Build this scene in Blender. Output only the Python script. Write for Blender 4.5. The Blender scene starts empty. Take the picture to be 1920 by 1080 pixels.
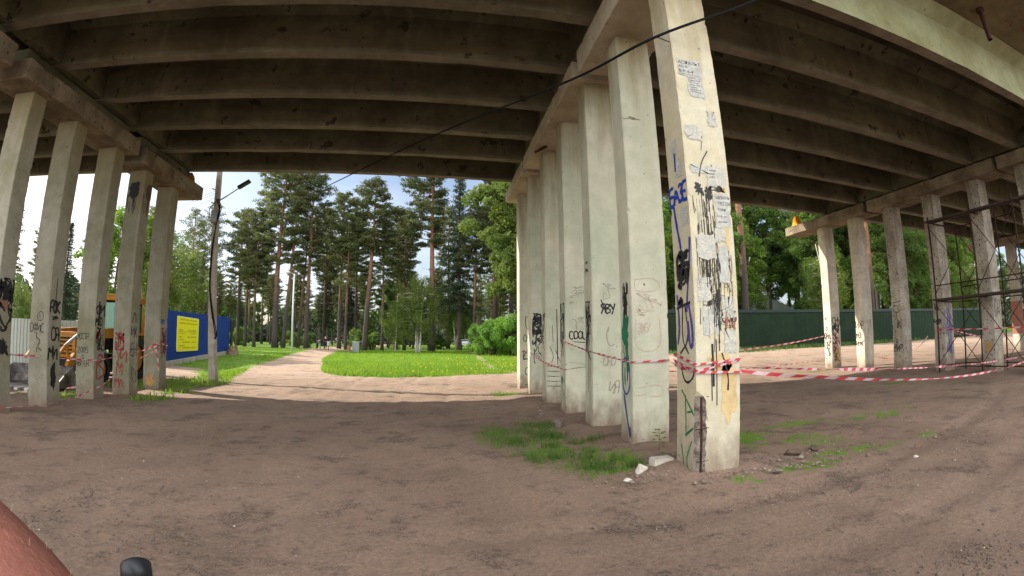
import bpy, bmesh, math, random
import numpy as np
from mathutils import Vector, Matrix, noise as mnoise
R = math.radians
random.seed(7); rng = np.random.default_rng(7)
scn = bpy.context.scene
col = scn.collection

# ------------------------------------------------------------------ camera
F_PX, K3, H_CAM = 893.79, 0.084514, 1.5      # r = f*(t + k*t^3) for a 1920 px wide frame
cam = bpy.data.cameras.new('camera'); camo = bpy.data.objects.new('camera', cam); col.objects.link(camo)
scn.camera = camo
camo.location = (0, 0, H_CAM)
yaw, pit, rol = R(9.301), R(6.5035), R(0.195)
camo.matrix_world = Matrix.Translation((0, 0, H_CAM)) @ Matrix.Rotation(-yaw, 4, 'Z') @ Matrix.Rotation(math.pi/2 + pit, 4, 'X') @ Matrix.Rotation(-rol, 4, 'Z')
cam.type = 'PANO'; cam.clip_start = 0.05; cam.clip_end = 3000
cam.sensor_width = 36; cam.sensor_fit = 'HORIZONTAL'
cam.panorama_type = 'FISHEYE_LENS_POLYNOMIAL'
cam.fisheye_fov = R(200)
th = np.linspace(0, 1.25, 400); rmm = F_PX*(th + K3*th**3)*36/1920
A = np.stack([rmm, rmm**2, rmm**3, rmm**4], 1)
co = np.linalg.lstsq(A, th, rcond=None)[0]
cam.fisheye_polynomial_k0 = 0
cam.fisheye_polynomial_k1, cam.fisheye_polynomial_k2, cam.fisheye_polynomial_k3, cam.fisheye_polynomial_k4 = [-float(c) for c in co]

# ------------------------------------------------------------------ light
SUN_EL = R(33.5); SUN_DIR = Vector((-0.934*math.cos(SUN_EL), 0.358*math.cos(SUN_EL), math.sin(SUN_EL)))
sun = bpy.data.lights.new('sun', 'SUN'); sun.energy = 5.0; sun.angle = R(0.5); sun.color = (1, .93, .82)
suno = bpy.data.objects.new('sun', sun); col.objects.link(suno)
suno.rotation_euler = SUN_DIR.to_track_quat('Z', 'Y').to_euler(); suno.location = (-40, 20, 40)
w = bpy.data.worlds.new('World'); scn.world = w; w.use_nodes = True
nt = w.node_tree; nt.nodes.clear()
def N(t, nt_, **kw):
    n = nt_.nodes.new(t)
    for k, v in kw.items(): setattr(n, k, v)
    return n
sky = N('ShaderNodeTexSky', nt, sky_type='NISHITA', sun_disc=False, sun_elevation=SUN_EL,
        sun_rotation=math.atan2(SUN_DIR.x, SUN_DIR.y), air_density=1.0, dust_density=2.5, ozone_density=1.0)
bg = N('ShaderNodeBackground', nt); bg.inputs[1].default_value = 0.105
tc = N('ShaderNodeTexCoord', nt); mp = N('ShaderNodeMapping', nt); mp.inputs['Scale'].default_value = (1.2, 1.2, 4)
nz = N('ShaderNodeTexNoise', nt); nz.inputs['Scale'].default_value = 1.6; nz.inputs['Detail'].default_value = 7; nz.inputs['Roughness'].default_value = .55
cr = N('ShaderNodeValToRGB', nt); cr.color_ramp.elements[0].position = .42; cr.color_ramp.elements[1].position = .74
mx = N('ShaderNodeMixRGB', nt); mx.inputs[2].default_value = (7.0, 7.4, 8.0, 1)
L = nt.links.new
L(tc.outputs['Generated'], mp.inputs[0]); L(mp.outputs[0], nz.inputs[0]); L(nz.outputs[0], cr.inputs[0])
# added unseen cloud bank behind the camera (towards -Y), brightened to light the foreground
sy = N('ShaderNodeSeparateXYZ', nt); L(tc.outputs['Generated'], sy.inputs[0])
bk_ = N('ShaderNodeMapRange', nt); bk_.interpolation_type = 'SMOOTHSTEP'; bk_.inputs[1].default_value = .1; bk_.inputs[2].default_value = -.45; L(sy.outputs[1], bk_.inputs[0])
mxx = N('ShaderNodeMath', nt, operation='MAXIMUM'); m8 = N('ShaderNodeMath', nt, operation='MULTIPLY'); m8.inputs[1].default_value = .85; L(bk_.outputs[0], m8.inputs[0]); L(cr.outputs[0], mxx.inputs[0]); L(m8.outputs[0], mxx.inputs[1])
cc_ = N('ShaderNodeMixRGB', nt); cc_.inputs[1].default_value = (5.2, 5.6, 6.2, 1); cc_.inputs[2].default_value = (21, 21, 21.3, 1); L(bk_.outputs[0], cc_.inputs[0]); L(cc_.outputs[0], mx.inputs[2])
L(mxx.outputs[0], mx.inputs[0]); L(sky.outputs[0], mx.inputs[1]); L(mx.outputs[0], bg.inputs[0])
out = N('ShaderNodeOutputWorld', nt); L(bg.outputs[0], out.inputs[0])
scn.view_settings.view_transform = 'Standard'; scn.view_settings.look = 'None'
scn.view_settings.exposure = 0.9; scn.view_settings.gamma = 1
scn.cycles.max_bounces = 8; scn.cycles.diffuse_bounces = 4; scn.cycles.glossy_bounces = 2
scn.cycles.sample_clamp_indirect = 6
scn.cycles.use_denoising = True

# ------------------------------------------------------------------ helpers
def srgb(r, g, b):
    f = lambda c: (c/255/12.92) if c/255 <= .04045 else ((c/255+.055)/1.055)**2.4
    return (f(r), f(g), f(b), 1)
def mat(name, base=(.5, .5, .5), rough=.8, metal=0, spec=.3, var=0, vscale=3, color2=None, bump=0, bscale=40,
        specks=None, streak=None, streak2=None, splash=None, topstain=None, transl=0, rnd=0, coord='Object', detail=6):
    m = bpy.data.materials.new(name); m.use_nodes = True
    n = m.node_tree; n.nodes.clear(); l = n.links.new
    o = N('ShaderNodeOutputMaterial', n); p = N('ShaderNodeBsdfPrincipled', n)
    p.inputs['Roughness'].default_value = rough; p.inputs['Metallic'].default_value = metal
    p.inputs['Specular IOR Level'].default_value = spec
    b = tuple(base[:3]) + (1,); p.inputs['Base Color'].default_value = b
    tc = N('ShaderNodeTexCoord', n); last = None
    def rgb(c):
        q = N('ShaderNodeRGB', n); q.outputs[0].default_value = tuple(c[:3]) + (1,); return q.outputs[0]
    last = rgb(b)
    def noise(scale, det=detail, sc=(1, 1, 1), rough_=.6):
        mpn = N('ShaderNodeMapping', n); mpn.inputs['Scale'].default_value = sc
        q = N('ShaderNodeTexNoise', n); q.inputs['Scale'].default_value = scale; q.inputs['Detail'].default_value = det; q.inputs['Roughness'].default_value = rough_
        oi = N('ShaderNodeObjectInfo', n); va = N('ShaderNodeVectorMath', n, operation='ADD')
        cv = N('ShaderNodeVectorMath', n, operation='SCALE'); cv.inputs['Scale'].default_value = 13.7
        cb = N('ShaderNodeCombineXYZ', n); l(oi.outputs['Random'], cb.inputs[0]); l(oi.outputs['Random'], cb.inputs[2]); l(cb.outputs[0], cv.inputs[0])
        l(tc.outputs[coord], va.inputs[0]); l(cv.outputs[0], va.inputs[1]); l(va.outputs[0], mpn.inputs[0]); l(mpn.outputs[0], q.inputs[0]); return q.outputs[0]
    def ramp(s, a, b_):
        q = N('ShaderNodeMapRange', n); q.inputs[1].default_value = a; q.inputs[2].default_value = b_; l(s, q.inputs[0]); return q.outputs[0]
    def mix(fac, a, b_, mode='MIX'):
        q = N('ShaderNodeMixRGB', n, blend_type=mode)
        if isinstance(fac, float): q.inputs[0].default_value = fac
        else: l(fac, q.inputs[0])
        l(a, q.inputs[1]); l(b_, q.inputs[2]); return q.outputs[0]
    if color2 is not None: last = mix(ramp(noise(vscale), .38, .64), last, rgb(color2))
    if var:
        v = ramp(noise(vscale*4.3), .25, .75); g = N('ShaderNodeMapRange', n); g.inputs[3].default_value = 1-var; g.inputs[4].default_value = 1+var; l(v, g.inputs[0])
        h = N('ShaderNodeVectorMath', n, operation='SCALE'); l(last, h.inputs[0]); l(g.outputs[0], h.inputs['Scale']); last = h.outputs[0]
    if streak:   # (color, amount, scale)
        last = mix(ramp(noise(streak[2], 5, streak[3] if len(streak) > 3 else (1, 1, .07)), .5, .5+.32/streak[1]), last, rgb(streak[0]))
    if streak2:
        last = mix(ramp(noise(streak2[2], 6, streak2[3]), .58, .58+.2/streak2[1]), last, rgb(streak2[0]))
    if splash or topstain:
        sz_ = N('ShaderNodeSeparateXYZ', n); l(tc.outputs['Object'], sz_.inputs[0])
        def zfac(a, b_, nzs, sc):
            q = N('ShaderNodeMath', n, operation='MULTIPLY_ADD'); l(noise(nzs, 6, sc), q.inputs[0]); q.inputs[1].default_value = (b_-a)*2.2; l(sz_.outputs[2], q.inputs[2])
            g = N('ShaderNodeMapRange', n); g.inputs[1].default_value = a+(b_-a)*1.1; g.inputs[2].default_value = b_+(b_-a)*1.1; l(q.outputs[0], g.inputs[0]); return g.outputs[0]
        if splash: last = mix(zfac(.55, .02, 5, (1, 1, .5)), last, rgb(splash))
        if topstain: last = mix(zfac(4.9, 6.6, 4, (1, 1, .12)), last, rgb(topstain))
    if specks:   # (color, scale, threshold)
        last = mix(ramp(noise(specks[1], 3), specks[2], specks[2]+.05), last, rgb(specks[0]))
    if rnd:
        oi = N('ShaderNodeObjectInfo', n); hs = N('ShaderNodeHueSaturation', n)
        g = N('ShaderNodeMapRange', n); g.inputs[3].default_value = 1-rnd; g.inputs[4].default_value = 1+rnd; l(oi.outputs['Random'], g.inputs[0]); l(g.outputs[0], hs.inputs['Value'])
        l(last, hs.inputs['Color']); last = hs.outputs[0]
    l(last, p.inputs['Base Color'])
    if bump:
        bp = N('ShaderNodeBump', n); bp.inputs['Strength'].default_value = bump; bp.inputs['Distance'].default_value = .02
        l(noise(bscale, 8), bp.inputs['Height']); l(bp.outputs[0], p.inputs['Normal'])
    if transl:
        t = N('ShaderNodeBsdfTranslucent', n); ms = N('ShaderNodeMixShader', n); ms.inputs[0].default_value = transl
        l(last, t.inputs[0]); l(p.outputs[0], ms.inputs[1]); l(t.outputs[0], ms.inputs[2]); l(ms.outputs[0], o.inputs[0])
    else: l(p.outputs[0], o.inputs[0])
    return m

def newmesh(name, V, Fs, mats, mi=None, smooth=False):
    me = bpy.data.meshes.new(name)
    V = np.asarray(V, dtype=np.float32)
    if isinstance(Fs, np.ndarray):
        k = Fs.shape[1]; nf = len(Fs)
        me.vertices.add(len(V)); me.vertices.foreach_set('co', V.ravel())
        me.loops.add(nf*k); me.loops.foreach_set('vertex_index', Fs.astype(np.int32).ravel())
        me.polygons.add(nf); me.polygons.foreach_set('loop_start', np.arange(0, nf*k, k, dtype=np.int32))
        try: me.polygons.foreach_set('loop_total', np.full(nf, k, dtype=np.int32))
        except Exception: pass
        me.update(calc_edges=True)
    else:
        me.from_pydata([tuple(v) for v in V], [], Fs); me.update()
    for m in (mats if isinstance(mats, (list, tuple)) else [mats]): me.materials.append(m)
    if mi is not None: me.polygons.foreach_set('material_index', np.asarray(mi, dtype=np.int32))
    if smooth: me.polygons.foreach_set('use_smooth', np.ones(len(me.polygons), dtype=bool))
    return me
def link(name, data, parent=None, loc=None):
    o = bpy.data.objects.new(name, data); col.objects.link(o)
    if parent: o.parent = parent
    if loc is not None: o.location = loc
    return o
def tag(o, label=None, cat=None, group=None, kind=None):
    if label: o['label'] = label
    if cat: o['category'] = cat
    if group: o['group'] = group
    if kind: o['kind'] = kind
    return o
def thing(name, label, cat, loc=(0, 0, 0), rz=0, group=None):
    o = link(name, None, loc=loc); o.rotation_euler = (0, 0, rz); o.empty_display_size = .3
    return tag(o, label, cat, group)

class MB:
    """collects shapes into one mesh"""
    def __init__(s): s.V = []; s.F = []; s.M = []
    def add(s, V, Fs, m=0):
        k = len(s.V); s.V += [tuple(v) for v in V]; s.F += [tuple(i+k for i in f) for f in Fs]; s.M += [m]*len(Fs)
    def box(s, a, b, m=0, bev=0, T=None):
        x0, y0, z0 = a; x1, y1, z1 = b
        if bev:
            bm = bmesh.new(); bmesh.ops.create_cube(bm, size=1)
            for v in bm.verts: v.co = Vector(((x0+x1)/2+v.co.x*(x1-x0), (y0+y1)/2+v.co.y*(y1-y0), (z0+z1)/2+v.co.z*(z1-z0)))
            bmesh.ops.bevel(bm, geom=list(bm.edges), offset=bev, segments=2, affect='EDGES', profile=.7)
            bm.verts.index_update()
            V = [v.co.copy() for v in bm.verts]; Fs = [[v.index for v in f.verts] for f in bm.faces]; bm.free()
        else:
            V = [Vector(p) for p in ((x0,y0,z0),(x1,y0,z0),(x1,y1,z0),(x0,y1,z0),(x0,y0,z1),(x1,y0,z1),(x1,y1,z1),(x0,y1,z1))]
            Fs = [(0,3,2,1),(4,5,6,7),(0,1,5,4),(1,2,6,5),(2,3,7,6),(3,0,4,7)]
        if T is not None: V = [T @ v for v in V]
        s.add(V, Fs, m)
    def tube(s, pts, rad, n=8, m=0, cap=True):
        pts = [Vector(p) for p in pts]
        if not hasattr(rad, '__len__'): rad = [rad]*len(pts)
        V = []; prev = None
        for i, p in enumerate(pts):
            d = (pts[min(i+1, len(pts)-1)] - pts[max(i-1, 0)]).normalized()
            if prev is None:
                a = Vector((0, 0, 1)) if abs(d.z) < .9 else Vector((1, 0, 0)); u = d.cross(a).normalized()
            else: u = (prev - d*prev.dot(d)).normalized()
            prev = u; v = d.cross(u)
            for j in range(n):
                t = 2*math.pi*j/n; V.append(p + u*math.cos(t)*rad[i] + v*math.sin(t)*rad[i])
        Fs = []
        for i in range(len(pts)-1):
            for j in range(n):
                a = i*n+j; b = i*n+(j+1) % n; Fs.append((a, b, b+n, a+n))
        if cap: Fs.append(tuple(range(n-1, -1, -1))); Fs.append(tuple((len(pts)-1)*n+j for j in range(n)))
        s.add(V, Fs, m)
    def prism(s, poly, y0, y1, m=0, T=None):
        """poly in (x,z), extruded along y"""
        n = len(poly); V = [Vector((x, y0, z)) for x, z in poly] + [Vector((x, y1, z)) for x, z in poly]
        if T is not None: V = [T @ v for v in V]
        s.add(V, [tuple(range(n)), tuple(range(2*n-1, n-1, -1))] + [(i, (i+1) % n, (i+1) % n+n, i+n)[::-1] for i in range(n)], m)
    def build(s, name, mats, parent=None, loc=None, smooth=False):
        me = newmesh(name, s.V, s.F, mats, s.M, smooth)
        return link(name, me, parent, loc)

def gz(x, y):
    """terrain height"""
    z = 0.0095*(min(max(x, -14), 17)-2.66)
    if abs(x-3) < 2.5 and 3 < y < 8: z += .12*math.exp(-((x-3.0)/.75)**2-((y-4.75)/.62)**2)+.04*math.exp(-((x-2.9)/.6)**2-((y-6.2)/.7)**2)
    if y < 4: z *= max(0, y/4)
    if y > 16 and x > 8:
        z += min(max((y-16)*.04, 0), .5)*min((x-8)/6, 1)
    if y > 25 and x < -10: z += min((y-25)*.02, .3)*min((-10-x)/4, 1)
    if y > 32 and x <= 14: z += min((y-32)*.009, .5)
    return z
def sstep(a, b, x): t = min(max((x-a)/(b-a), 0), 1); return t*t*(3-2*t)

# ------------------------------------------------------------------ materials
M = {}
M['pil_c'] = mat('pillar_whitewash', srgb(184, 181, 160), .85, var=.14, vscale=.9, color2=srgb(166, 171, 148), bump=.25, bscale=30, specks=(srgb(84, 76, 66), 13, .70), streak=(srgb(163, 153, 124), .55, 5), splash=srgb(122, 106, 90), topstain=srgb(128, 118, 84))
M['pil_1'] = mat('pillar_cream_paint', srgb(180, 175, 153), .85, var=.16, vscale=1.1, color2=srgb(178, 168, 138), bump=.4, bscale=26, specks=(srgb(120, 108, 92), 9, .67), streak=(srgb(170, 150, 110), .5, 6), splash=srgb(122, 106, 90), topstain=srgb(128, 118, 84))
M['pil_l'] = mat('pillar_grey_concrete', srgb(146, 142, 126), .9, var=.18, vscale=1, color2=srgb(124, 122, 98), bump=.35, bscale=30, specks=(srgb(66, 56, 48), 10, .68), streak=(srgb(112, 104, 78), .6, 5), splash=srgb(122, 106, 90), topstain=srgb(128, 118, 84))
M['pil_r'] = mat('pillar_mottled_concrete', srgb(172, 164, 150), .9, var=.2, vscale=1.5, color2=srgb(136, 128, 112), bump=.5, bscale=24, specks=(srgb(58, 50, 44), 14, .60), streak=(srgb(92, 80, 62), .6, 6), splash=srgb(122, 106, 90), topstain=srgb(96, 84, 64))
M['pil_r_sunlit'] = mat('pillar_sunlit_speckled', srgb(196, 188, 172), .9, var=.15, vscale=1.5, color2=srgb(170, 162, 144), bump=.4, bscale=24, specks=(srgb(80, 72, 64), 13, .66), streak=(srgb(120, 108, 88), .5, 6), splash=srgb(122, 106, 90), topstain=srgb(128, 118, 84))  # mottled concrete whitened for the far right pillars, sunlight put into the colour
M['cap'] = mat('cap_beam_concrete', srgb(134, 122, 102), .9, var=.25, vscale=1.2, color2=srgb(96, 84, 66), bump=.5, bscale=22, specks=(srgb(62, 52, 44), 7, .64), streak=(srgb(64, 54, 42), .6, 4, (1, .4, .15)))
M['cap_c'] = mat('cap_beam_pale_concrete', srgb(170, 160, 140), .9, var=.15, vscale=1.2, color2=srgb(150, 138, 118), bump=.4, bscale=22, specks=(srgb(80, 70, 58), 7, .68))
M['soffit'] = mat('girder_soffit_concrete', srgb(120, 112, 98), .92, var=.2, vscale=1.2, color2=srgb(96, 90, 76), bump=.4, bscale=18, specks=(srgb(60, 48, 38), 6, .7))
M['girder'] = mat('girder_concrete', srgb(112, 110, 86), .92, var=.24, vscale=.6, color2=srgb(86, 82, 66), bump=.4, bscale=18, specks=(srgb(62, 55, 43), 2.6, .62), streak=(srgb(52, 45, 36), .75, .8, (.3, 1, 2.2)), streak2=(srgb(138, 132, 112), .5, 1.3, (2.6, 1, .22)))
M['fascia'] = mat('fascia_girder_skylit', srgb(136, 140, 108), .9, var=.18, vscale=.8, color2=srgb(114, 112, 74), bump=.4, bscale=18, specks=(srgb(96, 84, 66), 9, .66), streak=(srgb(120, 104, 76), .4, 2, (.5, 1, 1)))  # girder concrete made paler, sky light put into its colour
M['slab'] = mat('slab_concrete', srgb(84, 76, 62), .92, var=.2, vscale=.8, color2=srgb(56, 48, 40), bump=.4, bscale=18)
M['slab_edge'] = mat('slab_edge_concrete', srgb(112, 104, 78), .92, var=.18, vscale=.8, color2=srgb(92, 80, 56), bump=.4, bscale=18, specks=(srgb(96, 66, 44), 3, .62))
M['spall'] = mat('broken_aggregate', srgb(140, 130, 118), .95, var=.4, vscale=14, color2=srgb(80, 70, 62), bump=1, bscale=60)
M['rust'] = mat('rusty_steel', srgb(70, 42, 32), .8, .3, var=.3, vscale=8, color2=srgb(46, 30, 26))
M['dark_steel'] = mat('dark_scaffold_steel', srgb(44, 38, 36), .7, .4, var=.3, vscale=4, color2=srgb(66, 42, 32))
M['plank'] = mat('scaffold_board', srgb(70, 58, 50), .9, var=.3, vscale=4)
M['paint_k'] = mat('black_spray_paint', srgb(34, 32, 34), .6, var=.3, vscale=6)
M['paint_g'] = mat('faded_grey_paint', srgb(134, 130, 118), .7, var=.2, vscale=6)
M['paint_r'] = mat('red_spray_paint', srgb(132, 52, 48), .7, var=.3, vscale=6)
M['paint_p'] = mat('pale_pink_paint', srgb(176, 156, 138), .7, var=.1, vscale=6)
M['paint_b'] = mat('blue_spray_paint', srgb(28, 52, 140), .6, var=.2, vscale=6)
M['paint_v'] = mat('violet_spray_paint', srgb(72, 64, 124), .6, var=.25, vscale=6)
M['paint_gr'] = mat('green_spray_paint', srgb(20, 112, 72), .6, var=.3, vscale=6, color2=srgb(16, 84, 62))
M['paint_o'] = mat('ochre_wash_paint', srgb(180, 140, 74), .8, var=.2, vscale=5, color2=srgb(150, 122, 90))
M['paint_brick'] = mat('brick_red_wash', srgb(142, 86, 68), .8, var=.2, vscale=5, color2=srgb(126, 92, 78))
M['ochre_stain'] = mat('ochre_damp_stain', srgb(186, 164, 118), .85, var=.15, vscale=4, color2=srgb(172, 150, 108))
M['bitumen'] = mat('black_bitumen_smear', srgb(24, 21, 20), .45, var=.4, vscale=9)
M['paper'] = mat('weathered_paper', srgb(172, 173, 166), .9, var=.2, vscale=9, color2=srgb(150, 150, 142), bump=.3, bscale=30)
M['paper2'] = mat('grey_torn_paper', srgb(156, 158, 152), .9, var=.3, vscale=14, color2=srgb(178, 174, 158), bump=.4, bscale=40)
M['ink'] = mat('printed_ink', srgb(66, 66, 70), .8)
M['tape_r'] = mat('tape_red', srgb(186, 62, 72), .45, transl=.3)
M['tape_w'] = mat('tape_white', srgb(196, 172, 174), .45, transl=.3)
M['bark_pine'] = None
M['bark'] = mat('dark_bark', srgb(60, 52, 44), .95, var=.35, vscale=5, color2=srgb(84, 76, 66), bump=.6, bscale=14, rnd=.2)
M['birch'] = mat('birch_bark', srgb(176, 172, 160), .9, var=.15, vscale=4, specks=(srgb(40, 38, 36), 5, .6))
M['needles'] = mat('pine_needles', (.085, .105, .038), .8, var=.3, vscale=.3, color2=(.125, .14, .05), transl=.5, rnd=.22)
M['spruce'] = mat('dark_needles', (.045, .066, .034), .8, var=.25, vscale=.3, transl=.22, rnd=.2)
M['leaf'] = mat('fresh_leaves', (.19, .29, .04), .6, var=.25, vscale=.35, color2=(.12, .21, .035), transl=.58, rnd=.15)
M['leaf_y'] = mat('yellow_green_leaves', (.15, .20, .035), .6, var=.2, vscale=.35, color2=(.09, .14, .028), transl=.5, rnd=.1)
M['leaf_d'] = mat('deep_green_leaves', (.13, .21, .035), .6, var=.3, vscale=.3, color2=(.075, .14, .03), transl=.55, rnd=.2)
M['bush'] = mat('bush_leaves', (.17, .33, .04), .6, var=.2, vscale=.5, color2=(.09, .19, .03), transl=.45)
M['grass'] = mat('grass_blades', (.16, .29, .024), .7, var=.25, vscale=.3, color2=(.21, .32, .03), transl=.5)
M['grass_d'] = mat('dark_grass_blades', (.065, .15, .022), .7, var=.35, vscale=2.5, color2=(.12, .17, .04), transl=.4)  # darker, duller green for weeds and tufts
M['dandelion'] = mat('dandelion_yellow', (.75, .55, .03), .7, transl=.2)
M['stone'] = mat('gravel_stone', srgb(116, 104, 94), .9, var=.3, vscale=6, color2=srgb(98, 86, 78), bump=.3, rnd=.2)
M['stone_w'] = mat('pale_rubble', srgb(190, 184, 172), .9, var=.2, vscale=6, color2=srgb(160, 150, 136), bump=.5, bscale=18)
M['rubble'] = mat('rubble_crumbs', srgb(136, 122, 108), .95, var=.35, vscale=9, color2=srgb(104, 90, 78), bump=.5, bscale=20)
M['soil'] = mat('rubble_soil', srgb(98, 82, 70), .95, var=.3, vscale=6, color2=srgb(78, 66, 56), bump=.8, bscale=30)
M['pole'] = mat('pole_concrete', srgb(176, 168, 150), .9, var=.15, vscale=2, color2=srgb(148, 138, 122), bump=.3, bscale=25, specks=(srgb(100, 84, 66), 9, .66))
M['pole_grey'] = mat('painted_pole_grey', srgb(176, 180, 180), .7, var=.08)
M['galv'] = mat('galvanised_steel', srgb(150, 152, 152), .45, .6, var=.1)
M['cable'] = mat('black_cable', (.012, .012, .012), .9, spec=.05)
M['blue'] = mat('blue_sheet_paint', srgb(12, 52, 124), .6, var=.14, vscale=1, color2=srgb(12, 44, 106), streak=(srgb(34, 66, 120), .4, 5))
M['yellow'] = mat('yellow_sign_face', srgb(232, 222, 30), .6, var=.04)
M['sign_edge'] = mat('sign_border_pale', srgb(224, 222, 120), .6)
M['sign_ink'] = mat('sign_ink', srgb(150, 140, 30), .7)
M['fgreen'] = mat('green_sheet_fence_paint', srgb(30, 46, 32), .8, spec=.1, var=.2, vscale=.5, color2=srgb(25, 40, 28))
M['fgreen_d'] = mat('dark_green_fence_rail', srgb(24, 40, 36), .6)
M['fgrey'] = mat('grey_profiled_sheet', srgb(160, 168, 158), .5, .1, var=.06)
M['wood'] = mat('bare_timber', srgb(176, 132, 88), .85, var=.2, vscale=5, color2=srgb(150, 108, 70))
M['jcb'] = mat('machine_yellow_paint', srgb(190, 132, 40), .6, var=.25, vscale=3, color2=srgb(150, 98, 36))
M['black'] = mat('black_rubber', (.018, .017, .016), .75, var=.2)
M['mach_dark'] = mat('dark_machine_steel', srgb(52, 48, 46), .55, .3, var=.3, vscale=4)
M['bucket'] = mat('scraped_bucket_steel', srgb(150, 146, 142), .5, .3, var=.3, vscale=3, color2=srgb(70, 62, 58))
M['glass_g'] = mat('green_tinted_glass', srgb(70, 150, 110), .12, spec=.6, var=.1)
M['silver'] = mat('worn_bare_steel', srgb(184, 182, 180), .4, .5, var=.2, vscale=4)
M['white'] = mat('white_car_paint', srgb(226, 228, 230), .3, spec=.5)
M['carglass'] = mat('dark_car_glass', (.02, .025, .03), .08, spec=.6)
M['redlamp'] = mat('red_lamp_plastic', srgb(160, 20, 20), .3)
M['skin'] = mat('sunburnt_skin', srgb(132, 82, 68), .75, var=.12, vscale=9, color2=srgb(112, 68, 58), bump=.35, bscale=240, specks=(srgb(92, 48, 40), 16, .8))
M['skin_far'] = mat('skin_light', srgb(200, 150, 124), .6)
M['hairs'] = mat('fine_blond_hair', srgb(190, 150, 116), .6)
M['grip'] = mat('grip_rubber', (.012, .014, .018), .5, var=.1, bump=.2, bscale=90)
M['grip_cap'] = mat('grip_end_cap', (.012, .014, .018), .4, spec=.4)
M['cloth_k'] = mat('black_cloth', (.02, .02, .024), .9)
M['cloth_g'] = mat('grey_cloth', srgb(120, 118, 116), .9)
M['cloth_b'] = mat('blue_denim', srgb(50, 60, 84), .9)
M['hair_k'] = mat('dark_hair', (.02, .014, .01), .7)
M['bin'] = mat('grey_bin_metal', srgb(120, 124, 120), .5, .3, var=.2)
M['house_w'] = mat('white_house_wall', srgb(206, 206, 200), .9, var=.06)
M['house_r'] = mat('pale_metal_roof', srgb(176, 186, 190), .5, .2, var=.05)
M['tarp'] = mat('yellow_orange_tarp', srgb(236, 178, 20), .5, var=.1, vscale=5, color2=srgb(206, 120, 24), transl=.3)
M['tarp_o'] = mat('orange_brown_tarp', srgb(196, 134, 44), .7, var=.25, vscale=5, color2=srgb(128, 84, 40), transl=.2)
M['log'] = mat('old_stump_bark', srgb(96, 76, 60), .95, var=.3, vscale=6, color2=srgb(128, 110, 92))

def pine_bark():
    m = bpy.data.materials.new('pine_bark'); m.use_nodes = True; n = m.node_tree; l = n.links.new
    p = n.nodes['Principled BSDF']; p.inputs['Roughness'].default_value = .95
    tc = N('ShaderNodeTexCoord', n); sp = N('ShaderNodeSeparateXYZ', n); l(tc.outputs['Object'], sp.inputs[0])
    nz = N('ShaderNodeTexNoise', n); nz.inputs['Scale'].default_value = 1.6; nz.inputs['Detail'].default_value = 6; l(tc.outputs['Object'], nz.inputs[0])
    ad = N('ShaderNodeMath', n, operation='MULTIPLY_ADD'); l(nz.outputs[0], ad.inputs[0]); ad.inputs[1].default_value = 7; l(sp.outputs[2], ad.inputs[2])
    mr = N('ShaderNodeMapRange', n); mr.inputs[1].default_value = 9; mr.inputs[2].default_value = 17; l(ad.outputs[0], mr.inputs[0])
    c = N('ShaderNodeMixRGB', n); c.inputs[1].default_value = srgb(62, 54, 48); c.inputs[2].default_value = srgb(132, 94, 70); l(mr.outputs[0], c.inputs[0])
    n2 = N('ShaderNodeTexNoise', n); n2.inputs['Scale'].default_value = 7; n2.inputs['Detail'].default_value = 6; l(tc.outputs['Object'], n2.inputs[0])
    m2 = N('ShaderNodeMixRGB', n, blend_type='MULTIPLY'); m2.inputs[0].default_value = .8; l(c.outputs[0], m2.inputs[1])
    r2 = N('ShaderNodeMapRange', n); r2.inputs[1].default_value = .3; r2.inputs[2].default_value = .7; r2.inputs[3].default_value = .45; r2.inputs[4].default_value = 1.25
    l(n2.outputs[0], r2.inputs[0]); l(r2.outputs[0], m2.inputs[2]); l(m2.outputs[0], p.inputs['Base Color'])
    bp = N('ShaderNodeBump', n); bp.inputs['Strength'].default_value = .6; l(n2.outputs[0], bp.inputs['Height']); l(bp.outputs[0], p.inputs['Normal'])
    return m
M['bark_pine'] = pine_bark()

# ------------------------------------------------------------------ ground
def inpoly(x, y, P):
    c = np.zeros(x.shape, bool); j = len(P)-1
    for i in range(len(P)):
        xi, yi = P[i]; xj, yj = P[j]
        t = ((yi > y) != (yj > y)) & (x < (xj-xi)*(y-yi)/(yj-yi+1e-12)+xi); c ^= t; j = i
    return c
LAWN = [(-12, 60), (-9.6, 41), (-7.4, 32), (-6.5, 27.5), (-5.6, 24.2), (-4.3, 21.9), (-2.3, 20.9), (.5, 21.2), (3.9, 22.8), (7, 24.6), (11, 29), (14, 33.5), (20, 34), (32, 46), (40, 62), (10, 72)]
VERGE_L = [(-9.6, 19.2), (-8.2, 18.8), (-8.6, 20.5), (-10.9, 28.5), (-13.2, 44), (-15.5, 60), (-40, 62), (-34, 40), (-18.3, 40), (-16, 27), (-14, 25.6), (-12.0, 24.6), (-11.4, 22)]
POLE_G = [(-9.6, 19), (-7.9, 18.6), (-7.2, 16.4), (-7.6, 14.3), (-9.6, 13.2), (-11, 14.6)]
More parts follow.
